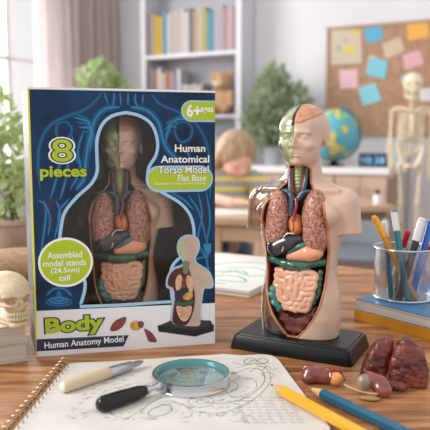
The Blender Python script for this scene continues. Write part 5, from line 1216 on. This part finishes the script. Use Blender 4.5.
for s in (-1, 1):
    mb = MB(); mb.tube(smooth_path([(s*1.2, -W2*.7, zsh-1.5), (s*SWd*.5, -W2*.55, zsh+.4), (s*SWd*.95, 0, zsh+.3)]), .8, 8); mb.build('collar_bone', M_sb, skl, True)
    mb = MB(); mb.loft([[(s*SWd*.9, 1, zsh), (s*SWd*.35, 5.5, zsh-1), (s*SWd*.5, 5.5, zsh-11)], [(s*SWd*.9, 1.9, zsh), (s*SWd*.35, 6.3, zsh-1), (s*SWd*.5, 6.3, zsh-11)]]); mb.build('shoulder_blade', M_sb, skl, bevel=.3)
    ze, zw = z_(142), z_(165); xs = s*SWd
    mb = MB(); mb.tube([(xs, 1, zsh-.2), (xs*1.01, 1, zsh-2.5), (xs*1.03, 1, (zsh+ze)/2), (xs*1.05, 1, ze+1.5), (xs*1.05, 1, ze)], [1.7, 1.1, .85, 1.1, 1.6], 8); mb.build('upper_arm_bone', M_sb, skl, True)
    for off in (-.8, .8): mb = MB(); mb.tube([(xs*1.05+off, 1, ze-.2), (xs*1.04+off*1.3, .5, (ze+zw)/2), (xs*1.0+off, 0, zw)], [.95, .65, .85], 8); mb.build('forearm_bone', M_sb, skl, True)
    mb = MB(); mb.ell((xs, 0, zw-1.5), (1.6, 1, 1.5), n=10, m=6); hnd = mb.build('hand', M_sb, skl, True)
    for k in range(5):
        fx = xs+(k-2)*.75; mb = MB(); mb.tube([(xs+(k-2)*.5, 0, zw-2), (fx, -.4, zw-5.5), (fx+.1*(k-2), -1.0, zw-(9 if k else 6.5)+.4*abs(k-2))], [.42, .38, .25], 6); mb.build('finger', M_sb, hnd, True)
    zk, za = z_(204), z_(250); hx = s*9.5*px
    mb = MB(); mb.tube(smooth_path([(s*1.5, 3.5, zp-1), (s*5, 3, zp+4), (s*9.6*px*1.08, 1.5, zp+6.5), (s*9.8*px*1.1, -1.5, zp+3), (s*7.6*px, -2.5, zp-3.5), (s*2.2, -4, zp-6.5), (s*.5, -4, zp-5)]), [1.6, 1.9, 1.5, 1.2, 1.7, 1.3, .9], 10, flat=.7)
    mb.tube(smooth_path([(s*7.0*px, -2, zp-3.5), (s*5*px, -1.5, zp-9), (s*1.8, -3.4, zp-7)]), .9, 8); mb.build('hip_bone', M_sb, skl, True)
    mb = MB(); mb.tube([(hx*.86, 0, zp-4), (hx*1.12, 0, zp-5), (hx*1.1, 0, zp-9), (hx*.98, -.6, (zp+zk)/2), (hx*.86, 0, zk+2.5), (hx*.86, 0, zk+.5)], [1.5, 1.7, 1.2, 1.05, 1.4, 2.1], 10); mb.build('thigh_bone', M_sb, skl, True)
    mb = MB(); mb.tube([(hx*.86, 0, zk-.3), (hx*.86, .2, zk-3), (hx*.84, .4, (zk+za)/2), (hx*.84, .4, za)], [2.0, 1.3, .95, 1.2], 10); mb.tube([(hx*.86+s*1.9, .6, zk-2), (hx*.84+s*1.6, .6, za)], .5, 6); mb.build('shin_bone', M_sb, skl, True)
    mb = MB(); mb.tube([(hx*.84, 2.5, za-2.4), (hx*.84, 0, za-1.5), (hx*.9, -4, za-2.6), (hx*1.0, -9, za-3.6)], [1.3, 1.5, 1.6, .9], 8, flat=.7); mb.build('foot', M_sb, skl, True)
mb = MB(); mb.tube([(0, 6.5, 2), (0, 6.5, zsh-3), (0, 4.5, zsh)], .8, 10); mb.build('stand_pole', M_silver, skl, True)
mb = MB(); mb.lathe([(12, 0), (12, 1.5), (4, 2.6), (1.2, 3)], 28, Matrix.Translation((0, 6.5, 0))); mb.build('stand_base', M_silver, skl, True)
# plants ------------------------------------------------------------------------
def leafset(parent, blobs, nleaf, size, m_, seed, name='foliage'):
    rr = np.random.default_rng(seed); mb = MB(); vol = [b[3]*b[4]*b[5] for b in blobs]; pr = np.array(vol)/sum(vol)
    for _ in range(nleaf):
        b = blobs[rr.choice(len(blobs), p=pr)]; d = rr.normal(size=3); d /= np.linalg.norm(d); r_ = rr.uniform(.45, 1.0)**.5
        c_ = Vector((b[0]+b[3]*d[0]*r_, b[1]+b[4]*d[1]*r_, b[2]+b[5]*d[2]*r_)); dirv = (Vector(d)*.7+Vector(rr.normal(size=3))*.6+Vector((0, 0, .25))).normalized(); sd = dirv.cross(Vector(rr.normal(size=3))).normalized(); up_ = sd.cross(dirv)
        L = size*rr.uniform(.7, 1.3); w = L*.3
        v = [c_, c_+dirv*L*.35+sd*w+up_*w*.25, c_+dirv*L*.75+sd*w*.7+up_*w*.15, c_+dirv*L, c_+dirv*L*.75-sd*w*.7+up_*w*.15, c_+dirv*L*.35-sd*w+up_*w*.25]
        mb.add(v, [(0, 1, 5), (1, 2, 4, 5), (2, 3, 4)])
    o = mb.build(name, m_, parent, fix=False); o['kind'] = 'stuff'; return o
def leafm(name, c, c2, t=.3):
    m_ = mat(name, c, .55, col2=c2, nscale=14, ramp=(.4, .6)); nt = m_.node_tree; b_ = nt.nodes['Principled BSDF']; tr = nt.nodes.new('ShaderNodeBsdfTranslucent'); tr.inputs[0].default_value = (*c2, 1); mx = nt.nodes.new('ShaderNodeMixShader'); mx.inputs[0].default_value = t
    nt.links.new(b_.outputs[0], mx.inputs[1]); nt.links.new(tr.outputs[0], mx.inputs[2]); nt.links.new(mx.outputs[0], nt.nodes['Material Output'].inputs[0]); return m_
def plant(label, cat, base, potr, poth, potm, blobs, nleaf, size, lm, seed, stems=9):
    t = thing('potted_plant', label, cat, base)
    mb = MB(); mb.lathe([(potr*.72, 0), (potr*.76, .2), (potr*.98, poth*.86), (potr*1.05, poth*.88), (potr*1.05, poth), (potr*.9, poth), (potr*.86, poth*.9)], 32, cap=False); mb.poly([(potr*.73*math.cos(i/24*2*PI), potr*.73*math.sin(i/24*2*PI)) for i in range(24)], (), .1, 0, 'xy'); mb.build('pot', potm, t, True)
    mb = MB(); mb.lathe([(.1, poth*.86), (potr*.9, poth*.86), (potr*.9, poth*.9), (.1, poth*.92)], 24, cap=False); mb.build('soil', mat('soil', srgb(70, 52, 40), .95), t)
    rr = random.Random(seed); 
    for i in range(stems):
        b = blobs[i % len(blobs)]; mb = MB(); e_ = (b[0]+rr.uniform(-.6, .6)*b[3], b[1]+rr.uniform(-.6, .6)*b[4], b[2]+rr.uniform(-.2, .6)*b[5])
        mb.tube(smooth_path([(rr.uniform(-.3, .3)*potr, rr.uniform(-.3, .3)*potr, poth*.88), (e_[0]*.4, e_[1]*.4, (poth+e_[2])/2), e_]), [potr*.05, potr*.02], 6); mb.build('stem', mat('stem_green', srgb(110, 120, 70), .7), t, True)
    leafset(t, blobs, nleaf, size, lm, seed); return t
PD = 112.0; pp_ = Q(0, 256, PD); ppx = PD/F
pbz = T(0, 259.5); pbase = (pbz.x+1.5, pbz.y+3, TZ)
k = (pbz.y+3)/F*1.02
def up_v(v): return Q(0, v, pbz.y+3).z-TZ
plant('leafy green plant in a pale clay pot on the table at the left edge', 'potted plant', pbase, 4.7, up_v(217)-.2, mat('clay_pot', srgb(176, 160, 146), .8, col2=srgb(162, 146, 132), nscale=30),
      [(0, 0, up_v(190), 4.8, 4.5, 5.2), (-1.5, 0, up_v(150), 5.0, 4.5, 7), (1.5, .5, up_v(165), 3.6, 4, 6), (-2.8, 0, up_v(118), 4.0, 4, 4.5)], 480, 1.9, leafm('leaf_green_light', srgb(124, 154, 84), srgb(190, 208, 148), .42), 11, 8)
# floor plant in the corner
q1 = Q(108, 95, 430); b1 = thing('x', None, None) ; bpy.data.objects.remove(b1)
plant('bushy green plant behind the top edge of the box, in front of the corner', 'potted plant', (q1.x, 430, 0), 15, 30, mat('grey_pot', srgb(150, 150, 154), .7),
      [(-6, 0, 132, 13, 10, 22), (8, 0, 122, 14, 10, 18), (-14, 0, 120, 8, 8, 16), (-3, 0, 100, 16, 10, 22), (0, 0, 75, 16, 12, 22)], 1200, 5.6, leafm('leaf_green_mid', srgb(120, 142, 92), srgb(166, 184, 132), .4), 12, 12)
a3, z3 = WQ(273, 150, 30)
p3_ = W(a3, 30); kk = p3_.y/F
plant('large feathery green plant on the worktop behind the torso head', 'potted plant', (p3_.x, p3_.y, kz), 7.5, 13, mat('pot_grey_glazed', srgb(164, 168, 174), .5),
      [(-2*kk, 0, 64*kk, 19*kk, 12, 24*kk), (2*kk, 0, 38*kk, 27*kk, 14, 24*kk), (22*kk, 0, 58*kk, 15*kk, 10, 22*kk), (-20*kk, 0, 40*kk, 11*kk, 10, 18*kk), (0, 0, 86*kk, 14*kk, 9, 12*kk)], 1500, 5.0, leafm('leaf_green_soft', srgb(134, 154, 118), srgb(180, 194, 160), .45), 13, 14)
# ================================================================ light
w = bpy.data.worlds.new('daylight'); bpy.context.scene.world = w; w.use_nodes = True; w.node_tree.nodes['Background'].inputs[0].default_value = (1.0, .985, .975, 1); w.node_tree.nodes['Background'].inputs[1].default_value = .9
def area(name, loc, target, sx, sy, e, c=(1, 1, 1)):
    l = bpy.data.lights.new(name, 'AREA'); l.shape = 'RECTANGLE'; l.size = sx*S; l.size_y = sy*S; l.energy = e; l.color = c
    o = bpy.data.objects.new(name, l); C.objects.link(o); o.location = Vector(loc)*S; d = (Vector(target)-Vector(loc)); o.rotation_euler = d.to_track_quat('-Z', 'Y').to_euler(); return o
wl = W(-25, (wb0+wb1)/2, 170); area('window_daylight', (wl.x, wl.y, 180), W(200, 220, 90), 180, 190, 130, (1, .97, .95))
area('added_side_fill', (-190, 10, 210), (5, 62, 85), 90, 90, 40, (1, .96, .92))  # added fill lamp out of view left of the camera, no window there
# ================================================================ camera
cd = bpy.data.cameras.new('camera'); cam = bpy.data.objects.new('camera', cd); C.objects.link(cam)
cam.location = (0, 0, CAMZ*S); cam.rotation_euler = (math.radians(90)-PITCH, 0, 0)
cd.sensor_width = 36; cd.sensor_fit = 'HORIZONTAL'; cd.lens = 36*F/430; cd.clip_start = 0.01
cd.dof.use_dof = True; cd.dof.focus_distance = 0.62; cd.dof.aperture_fstop = 8.5; cd.dof.aperture_blades = 0
bpy.context.scene.camera = cam
sc = bpy.context.scene
sc.view_settings.view_transform = 'Standard'; sc.view_settings.look = 'None'; sc.view_settings.gamma = 1; sc.view_settings.exposure = 0.08
sc.cycles.transparent_max_bounces = 32; sc.cycles.max_bounces = 8
